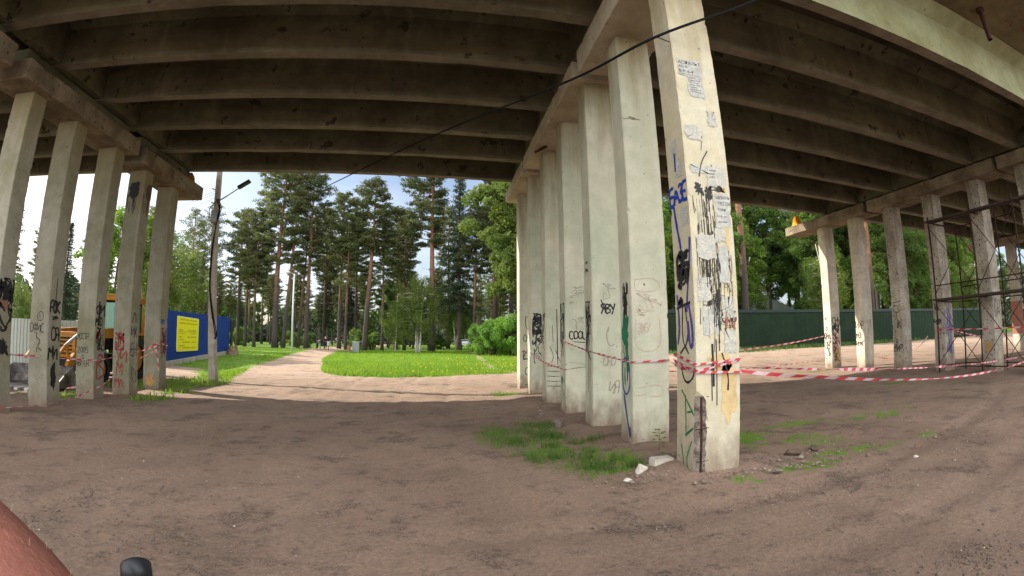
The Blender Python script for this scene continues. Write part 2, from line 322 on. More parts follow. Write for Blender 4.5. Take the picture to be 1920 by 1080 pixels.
ELLS = [  # cx, cy, rx, ry grass patches
 (-7.3, 11.6, .8, .9), (-9.7, 10.8, 1.4, .8), (-7.6, 13.4, .8, .8), (2.0, 13.6, .75, .9), (3.2, 13.6, .9, .6), (1.6, 6.8, .75, 2.0), (2.0, 5.5, .85, .85), (1.0, 7.6, .5, 1.2), (1.9, 8.4, .5, .8),
 (4.35, 6.2, .9, 1.1), (5.15, 5.35, .7, .7), (5.0, 4.55, .9, .25), (5.6, 4.35, .6, .2), (4.2, 4.25, .8, .25), (7.5, 6.1, 1.5, .5), (3.1, 4.15, .35, .2), (6.6, 4.4, .5, .2), (5.9, 6.5, .9, .3), (12.5, 9.2, 1.4, .4), (14.2, 14.6, 1.8, .5), (17, 27.5, 8, .9), (30, 28.5, 14, .8)]
def grass_mask(x, y):
    m = np.zeros(x.shape)
    for P in (LAWN, VERGE_L): m = np.maximum(m, inpoly(x, y, P)*1.0)
    m = np.maximum(m, inpoly(x, y, POLE_G)*.55)
    for cx, cy, rx, ry in ELLS:
        d = np.sqrt(((x-cx)/rx)**2+((y-cy)/ry)**2); m = np.maximum(m, np.clip(1.35-d, 0, 1)*.58)
    # trodden trail through the lawn
    tx = np.interp(y, [22.5, 26, 34, 50, 90], [4.2, 3.2, 3.6, 4.4, 5.5]); m = np.where((np.abs(x-tx) < .3+.12*np.sin(y*1.7)) & (y > 21) & (y < 70), m*.45, m)
    far = (y > 60) & (np.abs(x+14) > 2.5); m = np.where(far, 1, m)
    m = np.where(y > 31.5, np.where(x > 14, 1, m), m); m = np.where((x < -22) & (y > 22), 1, m)
    return m
def axis(lo, hi, segs):
    out_ = []
    for a, b, st in segs: out_ += list(np.arange(a, b, st))
    return np.array(out_+[hi])
ax_x = axis(-400, 400, [(-400, -60, 20), (-60, -20, 2), (-20, -8, .5), (-8, 12, .16), (12, 24, .5), (24, 64, 2), (64, 400, 21)])
ax_y = axis(-60, 600, [(-60, -4, 4), (-4, 0, .4), (0, 12, .14), (12, 32, .3), (32, 70, .8), (70, 110, 4), (110, 600, 35)])
X, Y = np.meshgrid(ax_x, ax_y)
mask = grass_mask(X, Y)
Z = np.empty_like(X)
for i in range(X.shape[0]):
    for j in range(X.shape[1]):
        x, y = X[i, j], Y[i, j]
        z = gz(x, y)
        if -20 < x < 25 and y < 35: z += .035*mnoise.noise((x*.35, y*.35, 3)) + .018*mnoise.noise((x*1.3, y*1.3, 7)) + .006*mnoise.noise((x*4.5, y*4.5, 1))
        if -6 < x < 12 and .5 < y < 30:
            for q0, q1, q2, q3 in ((-.6, -.085, .004, 0), (.75, -.085, .004, 0), (-2.6, -.02, 0, 0), (-3.9, -.02, 0, 0)):
                dx_ = x-(q0+q1*y+q2*y*y); z -= .03*math.exp(-(dx_/.13)**2)*(.6+.6*mnoise.noise((x, y*.8, 9)))-.014*math.exp(-((abs(dx_)-.24)/.09)**2)
            for q0 in (2.35, 3.55):
                dy_ = y-(q0+.02*(x-1)**2*(x > 1)); z -= .026*math.exp(-(dy_/.13)**2)*(x > 0)-.012*math.exp(-((abs(dy_)-.24)/.09)**2)*(x > 0)
        # spoil round the feet of the middle row
        if y < 17 and 2.0 < x < 4.6:
            z += .07*sstep(1.9, 2.5, x)*(1-sstep(3.6, 4.6, x))*sstep(4.1, 4.9, y)*(.6+.8*mnoise.noise((x*2.2, y*2.2, 5)))
        Z[i, j] = z
ny, nx = X.shape
V = np.stack([X, Y, Z], -1).reshape(-1, 3)
ii = np.arange(ny-1)[:, None]*nx + np.arange(nx-1)[None, :]
Fq = np.stack([ii, ii+1, ii+1+nx, ii+nx], -1).reshape(-1, 4)
def ground_mat():
    m = bpy.data.materials.new('dirt_and_grass'); m.use_nodes = True; n = m.node_tree; l = n.links.new
    p = n.nodes['Principled BSDF']; p.inputs['Roughness'].default_value = .95; p.inputs['Specular IOR Level'].default_value = .15
    tc = N('ShaderNodeTexCoord', n); at = N('ShaderNodeAttribute', n, attribute_name='grassy')
    def noise(s, d=6, r=.6, sc=(1, 1, 1)):
        mp_ = N('ShaderNodeMapping', n); mp_.inputs['Scale'].default_value = sc; l(tc.outputs['Object'], mp_.inputs[0])
        q = N('ShaderNodeTexNoise', n); q.inputs['Scale'].default_value = s; q.inputs['Detail'].default_value = d; q.inputs['Roughness'].default_value = r; l(mp_.outputs[0], q.inputs[0]); return q.outputs[0]
    def rr(s, a, b, c=0, d=1):
        q = N('ShaderNodeMapRange', n); l(s, q.inputs[0])
        for i_, v_ in zip((1, 2, 3, 4), (a, b, c, d)): q.inputs[i_].default_value = v_
        return q.outputs[0]
    def mix(f, a, b, mode='MIX'):
        q = N('ShaderNodeMixRGB', n, blend_type=mode)
        if isinstance(f, (int, float)): q.inputs[0].default_value = f
        else: l(f, q.inputs[0])
        for k, s in ((1, a), (2, b)):
            if isinstance(s, tuple): q.inputs[k].default_value = s
            else: l(s, q.inputs[k])
        return q.outputs[0]
    def mul(a, b, op='MULTIPLY'):
        q = N('ShaderNodeMath', n, operation=op)
        for k, s in ((0, a), (1, b)):
            if isinstance(s, (int, float)): q.inputs[k].default_value = s
            else: l(s, q.inputs[k])
        return q.outputs[0]
    big = noise(.35, 5); mid = noise(1.7, 6, .65); fine = noise(28, 8, .75); grit = noise(95, 4, .8)
    sx_ = N('ShaderNodeSeparateXYZ', n); l(tc.outputs['Object'], sx_.inputs[0])
    sand_shade_mix = rr(mul(sx_.outputs[1], mul(rr(noise(.25, 4), .3, .7, -4, 4), 0, 'ADD'), 'ADD'), 7, 19)   # paler sandy path beyond; nearer earth darkened in colour for the deck's shade
    c = mix(rr(big, .35, .65), mix(sand_shade_mix, srgb(140, 118, 102), srgb(170, 147, 127)), mix(sand_shade_mix, srgb(121, 101, 87), srgb(158, 136, 117)))
    c = mix(mul(rr(mid, .5, .7), .3), c, srgb(100, 86, 76))
    # darker compacted gravel patches
    gp = mul(rr(noise(.9, 9, .75), .54, .6), rr(noise(46, 6, .8), .44, .54)); c = mix(mul(gp, .85), c, srgb(72, 64, 59))
    c = mix(1.0, c, rr(fine, .3, .75, .62, 1.28), 'MULTIPLY')
    c = mix(rr(grit, .64, .70), c, srgb(182, 168, 152)); c = mix(mul(rr(grit, .36, .30), .7), c, srgb(62, 54, 50))
    # older loose litter under the deck edge
    lt = mul(mul(rr(noise(2.2, 9, .8, (1, 1.6, 1)), .54, .6), rr(noise(60, 5, .8), .46, .56)), .8); c = mix(lt, c, srgb(64, 55, 48))
    g = mix(rr(noise(.6, 4), .35, .65), (.13, .24, .024, 1), (.19, .30, .03, 1)); g = mix(rr(fine, .35, .65), g, (.06, .115, .018, 1))
    ga = mul(at.outputs['Fac'], mul(mul(mid, -.0), 1), 'ADD')
    k = rr(mul(at.outputs['Fac'], mul(rr(noise(5, 6, .7), .3, .7, -.34, .34), rr(noise(.9, 3), .3, .7, -.12, .12), 'ADD'), 'ADD'), .42, .62)
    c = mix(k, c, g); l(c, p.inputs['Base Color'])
    hs = mul(mul(fine, .6), mul(mul(mid, 1.5), mul(grit, .25), 'ADD'), 'ADD')
    bp = N('ShaderNodeBump', n); bp.inputs['Strength'].default_value = .75; bp.inputs['Distance'].default_value = .035; l(hs, bp.inputs['Height']); l(bp.outputs[0], p.inputs['Normal'])
    return m
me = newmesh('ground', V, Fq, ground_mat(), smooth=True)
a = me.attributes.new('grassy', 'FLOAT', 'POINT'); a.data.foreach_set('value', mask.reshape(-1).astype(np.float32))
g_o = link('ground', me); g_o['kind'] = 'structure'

# ------------------------------------------------------------------ grass, stones (stuff)
def blades(name, pts, h, wd, m, label, cat, lean=.5):
    n = len(pts); ang = rng.uniform(0, 2*np.pi, n); hh = h*rng.uniform(.5, 1.3, n); ln = rng.uniform(0, lean, n)*hh; ld = rng.uniform(0, 2*np.pi, n)
    ww = wd*rng.uniform(.6, 1.3, n)
    b = np.asarray(pts, float); dx = np.stack([np.cos(ang), np.sin(ang), np.zeros(n)], 1)*ww[:, None]
    mid_ = b + np.stack([np.cos(ld)*ln*.35, np.sin(ld)*ln*.35, hh*.6], 1); top = b + np.stack([np.cos(ld)*ln, np.sin(ld)*ln, hh*(1-.25*ln/hh)], 1)
    V = np.stack([b-dx, b+dx, mid_+dx*.7, mid_-dx*.7, top+dx*.1, top-dx*.1], 1).reshape(-1, 3)
    i = np.arange(n)[:, None]*6; Fs = np.concatenate([i+np.array([[0, 1, 2, 3]]), i+np.array([[3, 2, 4, 5]])], 0)
    o = link(name, newmesh(name, V, Fs, m)); tag(o, label, cat, kind='stuff'); return o
def scatter(n, x0, x1, y0, y1, thr=.5, clump=0):
    x = rng.uniform(x0, x1, n); y = rng.uniform(y0, y1, n)
    if clump:
        c = np.array([mnoise.noise((float(a)*clump, float(b)*clump, 2)) for a, b in zip(x, y)]); k = c > rng.uniform(-.5, .35, n); x, y = x[k], y[k]
    k = grass_mask(x, y) > thr + rng.uniform(-.12, .3 if thr < .55 else .1, len(x)); x, y = x[k], y[k]
    return np.array([(a, b, gz(a, b)-.01) for a, b in zip(x, y)])
blades('lawn_grass', np.concatenate([scatter(52000, -10, 14, 20, 36), scatter(60000, -14, 30, 34, 66)]), .17, .02, M['grass'], 'bright sunlit lawn grass beyond the bridge', 'grass')
blades('verge_grass', np.concatenate([scatter(26000, -34, -7, 12.5, 60, .4, .8), scatter(5000, -11, -6.5, 10, 20, .4)]), .14, .018, M['grass'], 'short grass on the verge by the blue fence and the lamp pole', 'grass')
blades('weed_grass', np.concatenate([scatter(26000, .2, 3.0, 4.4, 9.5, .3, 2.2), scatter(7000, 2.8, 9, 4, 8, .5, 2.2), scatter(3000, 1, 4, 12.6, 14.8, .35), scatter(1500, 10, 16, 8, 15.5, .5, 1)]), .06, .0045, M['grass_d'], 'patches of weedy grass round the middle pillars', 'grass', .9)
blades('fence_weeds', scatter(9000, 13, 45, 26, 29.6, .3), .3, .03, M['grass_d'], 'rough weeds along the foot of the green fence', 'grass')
# taller tufts left of the second pillar
tp = []
for _ in range(22):
    cx, cy = rng.uniform(1.1, 2.4), rng.uniform(4.9, 7.6)
    for _ in range(50): tp.append((cx+rng.normal(0, .07), cy+rng.normal(0, .07), gz(cx, cy)))
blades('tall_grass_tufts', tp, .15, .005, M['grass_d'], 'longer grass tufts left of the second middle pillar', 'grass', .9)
# dandelions
P = scatter(3600, -7, 14, 21, 44, .6, .5); P = P[rng.random(len(P)) < np.clip((P[:, 0]+5)/12, .05, 1)*np.where(P[:, 1] < 30, .4, .1)]
q = []
for x, y, z in P:
    s = .022; q += [(x-s, y-s, z+.17), (x+s, y-s, z+.17), (x+s, y+s, z+.19), (x-s, y+s, z+.19), (x-s, y, z+.14), (x+s, y, z+.14), (x+s, y, z+.20), (x-s, y, z+.20)]
i = np.arange(len(q)//4)[:, None]*4+np.arange(4)[None]
tag(link('dandelion_flowers', newmesh('dandelion_flowers', q, i, M['dandelion'])), 'yellow dandelions dotted over the front of the lawn', 'flowers', kind='stuff')
def rock(r, seed, sub=1, flat=.7):
    bm = bmesh.new(); bmesh.ops.create_icosphere(bm, subdivisions=sub, radius=1); rs = random.Random(seed)
    ox = rs.random()*50
    for v in bm.verts:
        d = 1+.45*mnoise.noise(v.co*1.3+Vector((ox, 0, 0))); v.co = Vector((v.co.x*d*r, v.co.y*d*r*rs.uniform(.85, 1), v.co.z*d*r*flat))
    V = [tuple(v.co) for v in bm.verts]; Fs = [[v.index for v in f.verts] for f in bm.faces]; bm.free(); return V, Fs
RK = [rock(1, s, 1) for s in range(6)]
def pebbles(name, P, rs_, m, label):
    Vs = []; Fs = []; k = 0
    for (x, y, z), r in zip(P, rs_):
        v, f = RK[random.randrange(6)]; v = np.array(v)*r*np.array([random.uniform(.7, 1.4), random.uniform(.7, 1.3), random.uniform(.5, .9)])
        t = random.uniform(0, 6.28); c_, s_ = math.cos(t), math.sin(t)
        v = v @ np.array([[c_, s_, 0], [-s_, c_, 0], [0, 0, 1]]) + np.array([x, y, z+r*.12])
        Vs.append(v); Fs.append(np.array(f)+k); k += len(v)
    tag(link(name, newmesh(name, np.concatenate(Vs), np.concatenate(Fs), m)), label, 'stones', kind='stuff')
P = []
for cx, cy, rx, ry, n in ((-3.4, 4.1, .55, .35, 420), (-3.2, 3.3, .4, .25, 260), (-2.0, 3.3, .6, .25, 260), (-2.8, 4.6, .6, .2, 120), (1.6, 3.4, .5, .18, 160), (3.8, 3.5, 1.3, .3, 380), (6.8, 4.3, 1.7, .35, 520), (3.3, 1.75, .3, .2, 160), (-.8, 5.7, .9, .5, 160), (2.6, 3.6, 1.4, .25, 200), (3.0, 9, 6, 4, 500), (-2, 8, 6, 4, 500), (2, 4, 7, 3, 700), (10, 8, 6, 3, 500), (-2, 16, 6, 3, 300)):
    for _ in range(int(n*1.6)):
        x = cx+rng.normal(0, rx*.8); y = cy+rng.normal(0, ry*.7)
        if y > .8: P.append((x, y, gz(x, y)))
pebbles('gravel', P, [abs(random.gauss(.002, .0045))+.003 for _ in P], M['stone'], 'scattered pebbles and gravel on the dirt')
def litter(name, n, m, label, ln, wd, boxes):
    c = []; 
    for (x0, x1, y0, y1, k) in boxes:
        for _ in range(int(n*k)):
            x, y = random.uniform(x0, x1), random.uniform(y0, y1)
            if mnoise.noise((x*.9, y*.9, 4)) > random.uniform(-.35, .5): c.append((x, y, gz(x, y)+.012+.01*random.random()))
    V = []; Fs = []
    for x, y, z in c:
        a = random.uniform(0, 6.28); l_ = ln*random.uniform(.4, 1.5); w_ = wd*random.uniform(.5, 1.4); ca, sa = math.cos(a), math.sin(a); k_ = len(V); t_ = random.uniform(-.012, .012)
        V += [(x-ca*l_, y-sa*l_, z), (x+sa*w_, y-ca*w_, z+.004), (x+ca*l_, y+sa*l_, z+t_), (x-sa*w_, y+ca*w_, z+.003)]; Fs.append((k_, k_+1, k_+2, k_+3))
    tag(link(name, newmesh(name, V, Fs, m)), label, 'litter', kind='stuff')
BX = [(-5, 9, 1.2, 9, 1), (1.2, 8, 3.2, 6, .5), (-7, 2, 8, 12.5, .5)]
litter('pale_chips', 420, mat('pale_chip', srgb(196, 186, 170), .8, var=.2), 'tiny pale stone chips and scraps scattered on the dirt', .009, .006, BX)
litter('dry_twigs', 900, mat('dry_twig', srgb(88, 70, 54), .95, var=.3), 'short dry twigs and pine needles strewn over the dirt', .03, .003, BX)
litter('dead_leaves', 420, mat('dead_leaf', srgb(142, 116, 84), .9, var=.3, color2=srgb(92, 70, 50)), 'small dead leaves and scraps strewn over the dirt', .014, .009, BX)
P = []
for cx, cy, rx, ry, n in ((2.75, 5.1, .4, .5, 260), (2.4, 4.7, .35, .15, 110), (3.6, 4.25, .8, .12, 90), (2.3, 8.4, .3, .9, 120), (2.7, 7, .3, .8, 100), (4.4, 4.6, .6, .2, 50), (2.5, 10.8, .2, .8, 60), (-7.6, 10.5, .8, 1.6, 80)):
    for _ in range(n):
        x = cx+rng.normal(0, rx*.6); y = cy+rng.normal(0, ry*.6); P.append((x, y, gz(x, y)+.02))
pebbles('rubble', P, [abs(random.gauss(.006, .011))+.004 for _ in P], M['rubble'], 'pale concrete crumbs and rubble at the foot of the middle pillars')
def hull_rock(r, seed):
    rs = random.Random(seed); bm = bmesh.new()
    for _ in range(16):
        v = Vector((rs.gauss(0, 1), rs.gauss(0, 1), rs.gauss(0, 1))).normalized()*r*rs.uniform(.75, 1.1); bm.verts.new(v)
    bmesh.ops.convex_hull(bm, input=list(bm.verts)); bmesh.ops.delete(bm, geom=[v for v in bm.verts if not v.link_faces], context='VERTS')
    bmesh.ops.bevel(bm, geom=list(bm.edges), offset=r*.06, segments=1, affect='EDGES'); bm.verts.index_update()
    V = [tuple(v.co) for v in bm.verts]; Fs = [[v.index for v in f.verts] for f in bm.faces]; bm.free(); return V, Fs
def boulder(x, y, r, sx, sy, sz, m, label, seed, rz=0):
    v, f = hull_rock(r, seed); V = [(a*sx, b*sy, c_*sz) for a, b, c_ in v]
    o = link('stone', newmesh('stone', V, f, m), loc=(x, y, gz(x, y)+r*sz*.45)); o.rotation_euler = (0, 0, rz); tag(o, label, 'stone'); return o
boulder(2.22, 4.83, .10, 1.1, .6, .8, M['stone_w'], 'white pointed stone in front of the second middle pillar', 3, .4)
b_ = MB(); b_.box((-.13, -.07, 0), (.13, .07, .11), bev=.025); o = b_.build('concrete_lump', M['stone_w'], loc=(2.51, 4.93, gz(2.5, 4.9)-.01)); o.rotation_euler = (.05, .03, .1)
tag(o, 'pale flat concrete block lying between the first two middle pillars', 'concrete block')
boulder(3.55, 4.18, .07, 1.2, .7, .5, M['stone'], 'small brown stone just right of the nearest pillar', 5)
boulder(4.3, 4.75, .12, 1.5, .8, .5, M['soil'], 'lump of broken soil right of the nearest pillar', 9)
boulder(4.75, 4.85, .1, 1.4, .8, .5, M['soil'], 'dark clod behind the row of weeds on the right', 12, 1)
boulder(5.35, 3.72, .035, 1.3, .9, .6, M['stone_w'], 'little white stone on the gravel at the right', 15)
boulder(1.98, 4.66, .05, 1.3, .8, .6, M['stone_w'], 'small pale stone left of the white pointed one', 16)
boulder(2.15, 8.0, .12, 1, .8, .8, M['stone'], 'grey rock beside the third middle pillar', 21)
boulder(2.2, 8.5, .09, 1, .8, .8, M['stone'], 'dark rock at the foot of the fourth middle pillar', 22)
s_ = MB(); s_.tube([(3.72, 3.28, gz(3.7, 3.3)+.012), (3.9, 3.33, gz(3.8, 3.3)+.02), (4.02, 3.42, gz(4, 3.4)+.015)], [.008, .01, .006], 6)
tag(s_.build('stick', M['bark']), 'short dark stick lying on the gravel at the right', 'stick')

# ------------------------------------------------------------------ bridge
SL = -0.02
def zb(x): return 6.80+SL*x                # girder soffit
Yb = [14.92, 13.17, 11.53, 9.85, 8.20, 6.57, 4.90]
XL_, XC_, XR_ = -8.68, 2.93, 16.10
bridge = thing('highway_bridge', 'concrete girder bridge spanning the whole view overhead', 'bridge')
spans = [(-21.5, XL_), (XL_, XC_), (XC_, XR_), (XR_, 29.3), (29.3, 41)]
for k, yb in enumerate(Yb):
    for (x0, x1) in spans:
        a, b = x0+.012, x1-.012; mb = MB()
        nseg = 24; sec = [(-.22, 0), (0, 0), (-.004, .88), (.26, 1.1), (-.48, 1.1), (-.215, .88)]
        Vv = []; r0 = random.Random(k*7+int(x0))
        for i in range(nseg+1):
            x = a+(b-a)*i/nseg
            for (dy, dz) in sec:
                jz = 0.0
                if dz == 0: jz = .006*mnoise.noise((x*1.7, yb, dy)) + (.02 if r0.random() < .04 else 0)
                Vv.append((x, yb+dy, zb(x)+dz+jz))
        n = len(sec); Fs = [tuple(range(n)), tuple(range(nseg*n+n-1, nseg*n-1, -1))]
        for i in range(nseg):
            for j in range(n):
                p, q_ = i*n+j, i*n+(j+1) % n; Fs.append((p, q_, q_+n, p+n)[::-1])
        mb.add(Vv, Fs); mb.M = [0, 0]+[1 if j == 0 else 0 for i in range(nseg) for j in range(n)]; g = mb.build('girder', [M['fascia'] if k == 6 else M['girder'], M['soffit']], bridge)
        if k == 6 and x0 == XC_: g['label'] = 'edge girder nearest the camera, sky light painted into its pale concrete'
for k in range(6):  # end walls added between the girders to darken the bay ends
    for (x0, x1) in spans:
        for xe in (x0+.16, x1-.42):
            mb = MB(); y0_, y1_ = Yb[k+1]+.003, Yb[k]-.225; V = []
            for x in (xe, xe+.26): V += [(x, y0_, zb(x)+.03), (x, y1_, zb(x)+.03), (x, y1_, zb(x)+1.099), (x, y0_, zb(x)+1.099)]
            mb.add(V, [(3, 2, 1, 0), (4, 5, 6, 7), (0, 1, 5, 4), (1, 2, 6, 5), (2, 3, 7, 6), (3, 0, 4, 7)]); mb.build('added_diaphragm', M['girder'], bridge)
def slab_piece(name, y0, y1, dz0, dz1, m, x0=-21.5, x1=41):
    mb = MB(); V = []
    for x in (x0, x1):
        V += [(x, y0, zb(x)+dz0), (x, y1, zb(x)+dz0), (x, y1, zb(x)+dz1), (x, y0, zb(x)+dz1)]
    mb.add(V, [(0, 1, 2, 3), (7, 6, 5, 4), (0, 4, 5, 1), (1, 5, 6, 2), (2, 6, 7, 3), (3, 7, 4, 0)]); return mb.build(name, m, bridge)
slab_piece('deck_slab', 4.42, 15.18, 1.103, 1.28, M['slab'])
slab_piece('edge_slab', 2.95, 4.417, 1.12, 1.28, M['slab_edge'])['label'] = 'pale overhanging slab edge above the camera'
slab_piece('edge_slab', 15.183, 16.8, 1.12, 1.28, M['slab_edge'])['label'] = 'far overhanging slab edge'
slab_piece('kerb_beam', 2.95, 3.35, 1.283, 1.55, M['slab_edge'])
# railing on the far side, low
r_ = MB()
for x in np.arange(-21, 41, 2.4): r_.box((x-.04, 16.1, zb(x)+1.283), (x+.04, 16.18, zb(x)+1.5))
r_.build('rail_post', M['galv'], bridge)['kind'] = 'stuff'
# drain pipe at top right
dp = MB(); px_, py_ = 10.14, 4.05
dp.tube([(px_, py_, zb(px_)+1.12), (px_-.06, py_-.02, zb(px_)+.36)], .05, 14, cap=False); dp.tube([(px_-.005, py_, zb(px_)+1.08), (px_-.056, py_-.02, zb(px_)+.37)], .042, 14, cap=False); dp.tube([(px_, py_, zb(px_)+1.118), (px_, py_, zb(px_)+1.06)], .09, 12)
dp.build('drain_pipe', M['rust'], bridge, smooth=True)

for xa, lb in ((-21.9, 'left'), (41.3, 'right')):  # walls added out of view at both deck ends, cutting side light
    mb = MB(); mb.box((xa-.35, 3.2, -1), (xa+.35, 17, zb(xa)-.02)); mb.build('added_abutment', M['cap'], bridge)['label'] = lb+' end wall added out of view to block side light'
def cap_thing(xc, y0, y1, z0, z1, m, label, wdt=1.07, slope_to=None):
    o = thing('cap_beam', label, 'concrete beam', (xc, (y0+y1)/2, z0), group='cap beams on the pillar rows')
    hl = (y1-y0)/2; h = z1-z0; mb = MB(); ns = max(8, int((y1-y0)/.12)); V = []
    for i in range(ns+1):
        y = -hl+2*hl*i/ns; r0 = random.Random(int(y*100)+int(xc))
        c = lambda: .012+.03*max(0, mnoise.noise((y*2, xc, r0.random()*3)))+(.05*r0.random() if r0.random() < .1 else 0)
        w2 = wdt/2; cs = [c() for _ in range(4)]
        V += [(-w2+cs[0], y, 0), (w2-cs[1], y, 0), (w2, y, cs[1]), (w2, y, h-cs[2]), (w2-cs[2], y, h), (-w2+cs[3], y, h), (-w2, y, h-cs[3]), (-w2, y, cs[0])]
    Fs = [tuple(range(8)), tuple(range(ns*8+7, ns*8-1, -1))]
    for i in range(ns):
        for j in range(8): p, q_ = i*8+j, i*8+(j+1) % 8; Fs.append((p, q_, q_+8, p+8)[::-1])
    mb.add(V, Fs); mb.build('beam', m, o)
    if zb(xc)-z1 > .06:
        b = MB(); b.box((-.2, -hl+.15, h+.002), (.2, hl-.15, zb(xc)-z0-.016)); b.build('bearing_sill', M['girder'], o)
    return o
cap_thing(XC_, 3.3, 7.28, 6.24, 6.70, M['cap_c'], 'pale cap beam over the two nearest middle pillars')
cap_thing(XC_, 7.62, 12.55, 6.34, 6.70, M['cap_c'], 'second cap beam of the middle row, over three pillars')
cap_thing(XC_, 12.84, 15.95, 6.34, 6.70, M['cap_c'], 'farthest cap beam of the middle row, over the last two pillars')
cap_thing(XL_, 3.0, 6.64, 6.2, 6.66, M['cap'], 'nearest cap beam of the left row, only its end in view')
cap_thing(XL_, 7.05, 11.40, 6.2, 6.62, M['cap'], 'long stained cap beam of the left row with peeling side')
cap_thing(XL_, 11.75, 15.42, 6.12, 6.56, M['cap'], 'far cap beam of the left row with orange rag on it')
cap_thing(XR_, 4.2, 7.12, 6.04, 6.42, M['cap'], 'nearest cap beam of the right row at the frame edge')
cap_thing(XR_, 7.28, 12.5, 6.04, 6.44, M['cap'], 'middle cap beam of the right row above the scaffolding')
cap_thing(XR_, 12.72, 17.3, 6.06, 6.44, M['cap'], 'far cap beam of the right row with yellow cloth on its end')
cap_thing(29.3, 6, 11, 5.85, 6.18, M['cap'], 'distant cap beam beyond the scaffolding', group if False else 1.07) if False else cap_thing(29.3, 8.5, 15.9, 5.85, 6.18, M['cap'], 'distant cap beam beyond the scaffolding')

WX, WY = .56, .43
class Pillar:
    """x0,y0 = near-left corner (min x, min y). faces: 'L' (-x face), 'F' (-y face), 'R' (+x face)"""
    def __init__(s, x0, y0, ztop, m, label, seed, zbase=None, spall=False):
        s.x0, s.y0 = x0, y0; s.zg = .0095*(min(x0, 17)-2.66) if zbase is None else zbase; s.label = label
        s.o = thing('concrete_pillar', label, 'pillar', (x0+WX/2, y0+WY/2, s.zg), group='concrete pillars under the bridge')
        s.h = ztop-s.zg; rs = random.Random(seed); V = []; zs = list(np.arange(-.25, s.h, .055))+[s.h]
        for z in zs:
            cs = []
            for c in range(4):
                v = .010+.006*rs.random()+.028*max(0, mnoise.noise((z*2.5, seed*3.1+c*7, 0))-.2)
                if rs.random() < .05: v += rs.random()*.03
                if spall and c == 0 and z < .93: v = .105+.03*rs.random()-(.05 if z > .88 else 0)
                cs.append(v)
            a, b = WX/2, WY/2
            V += [(-a+cs[0], -b, z), (a-cs[1], -b, z), (a, -b+cs[1], z), (a, b-cs[2], z), (a-cs[2], b, z), (-a+cs[3], b, z), (-a, b-cs[3], z), (-a, -b+cs[0]*(.45 if spall else 1), z)]
        Fs = []; mi = []
        for i in range(len(zs)-1):
            for j in range(8):
                p, q_ = i*8+j, i*8+(j+1) % 8; Fs.append((p, q_, q_+8, p+8)); mi.append(1 if (spall and j == 7 and zs[i] < .9) else 0)
        Fs.append(tuple(range((len(zs)-1)*8, len(zs)*8))); mi.append(0)
        me = newmesh('shaft', V, Fs, [m, M['spall']], mi); link('shaft', me, s.o)
    def loc(s, face, u, z):
        """u in metres from the left edge of the face as seen, z above ground -> local coordinates + normal"""
        a, b, e = WX/2, WY/2, .003
        if face == 'F': return (-a+u, -b-e, z)
        if face == 'L': return (-a-e, b-u, z)
        return (a+e, -b+u, z)
    def fw(s, face): return WX if face == 'F' else WY

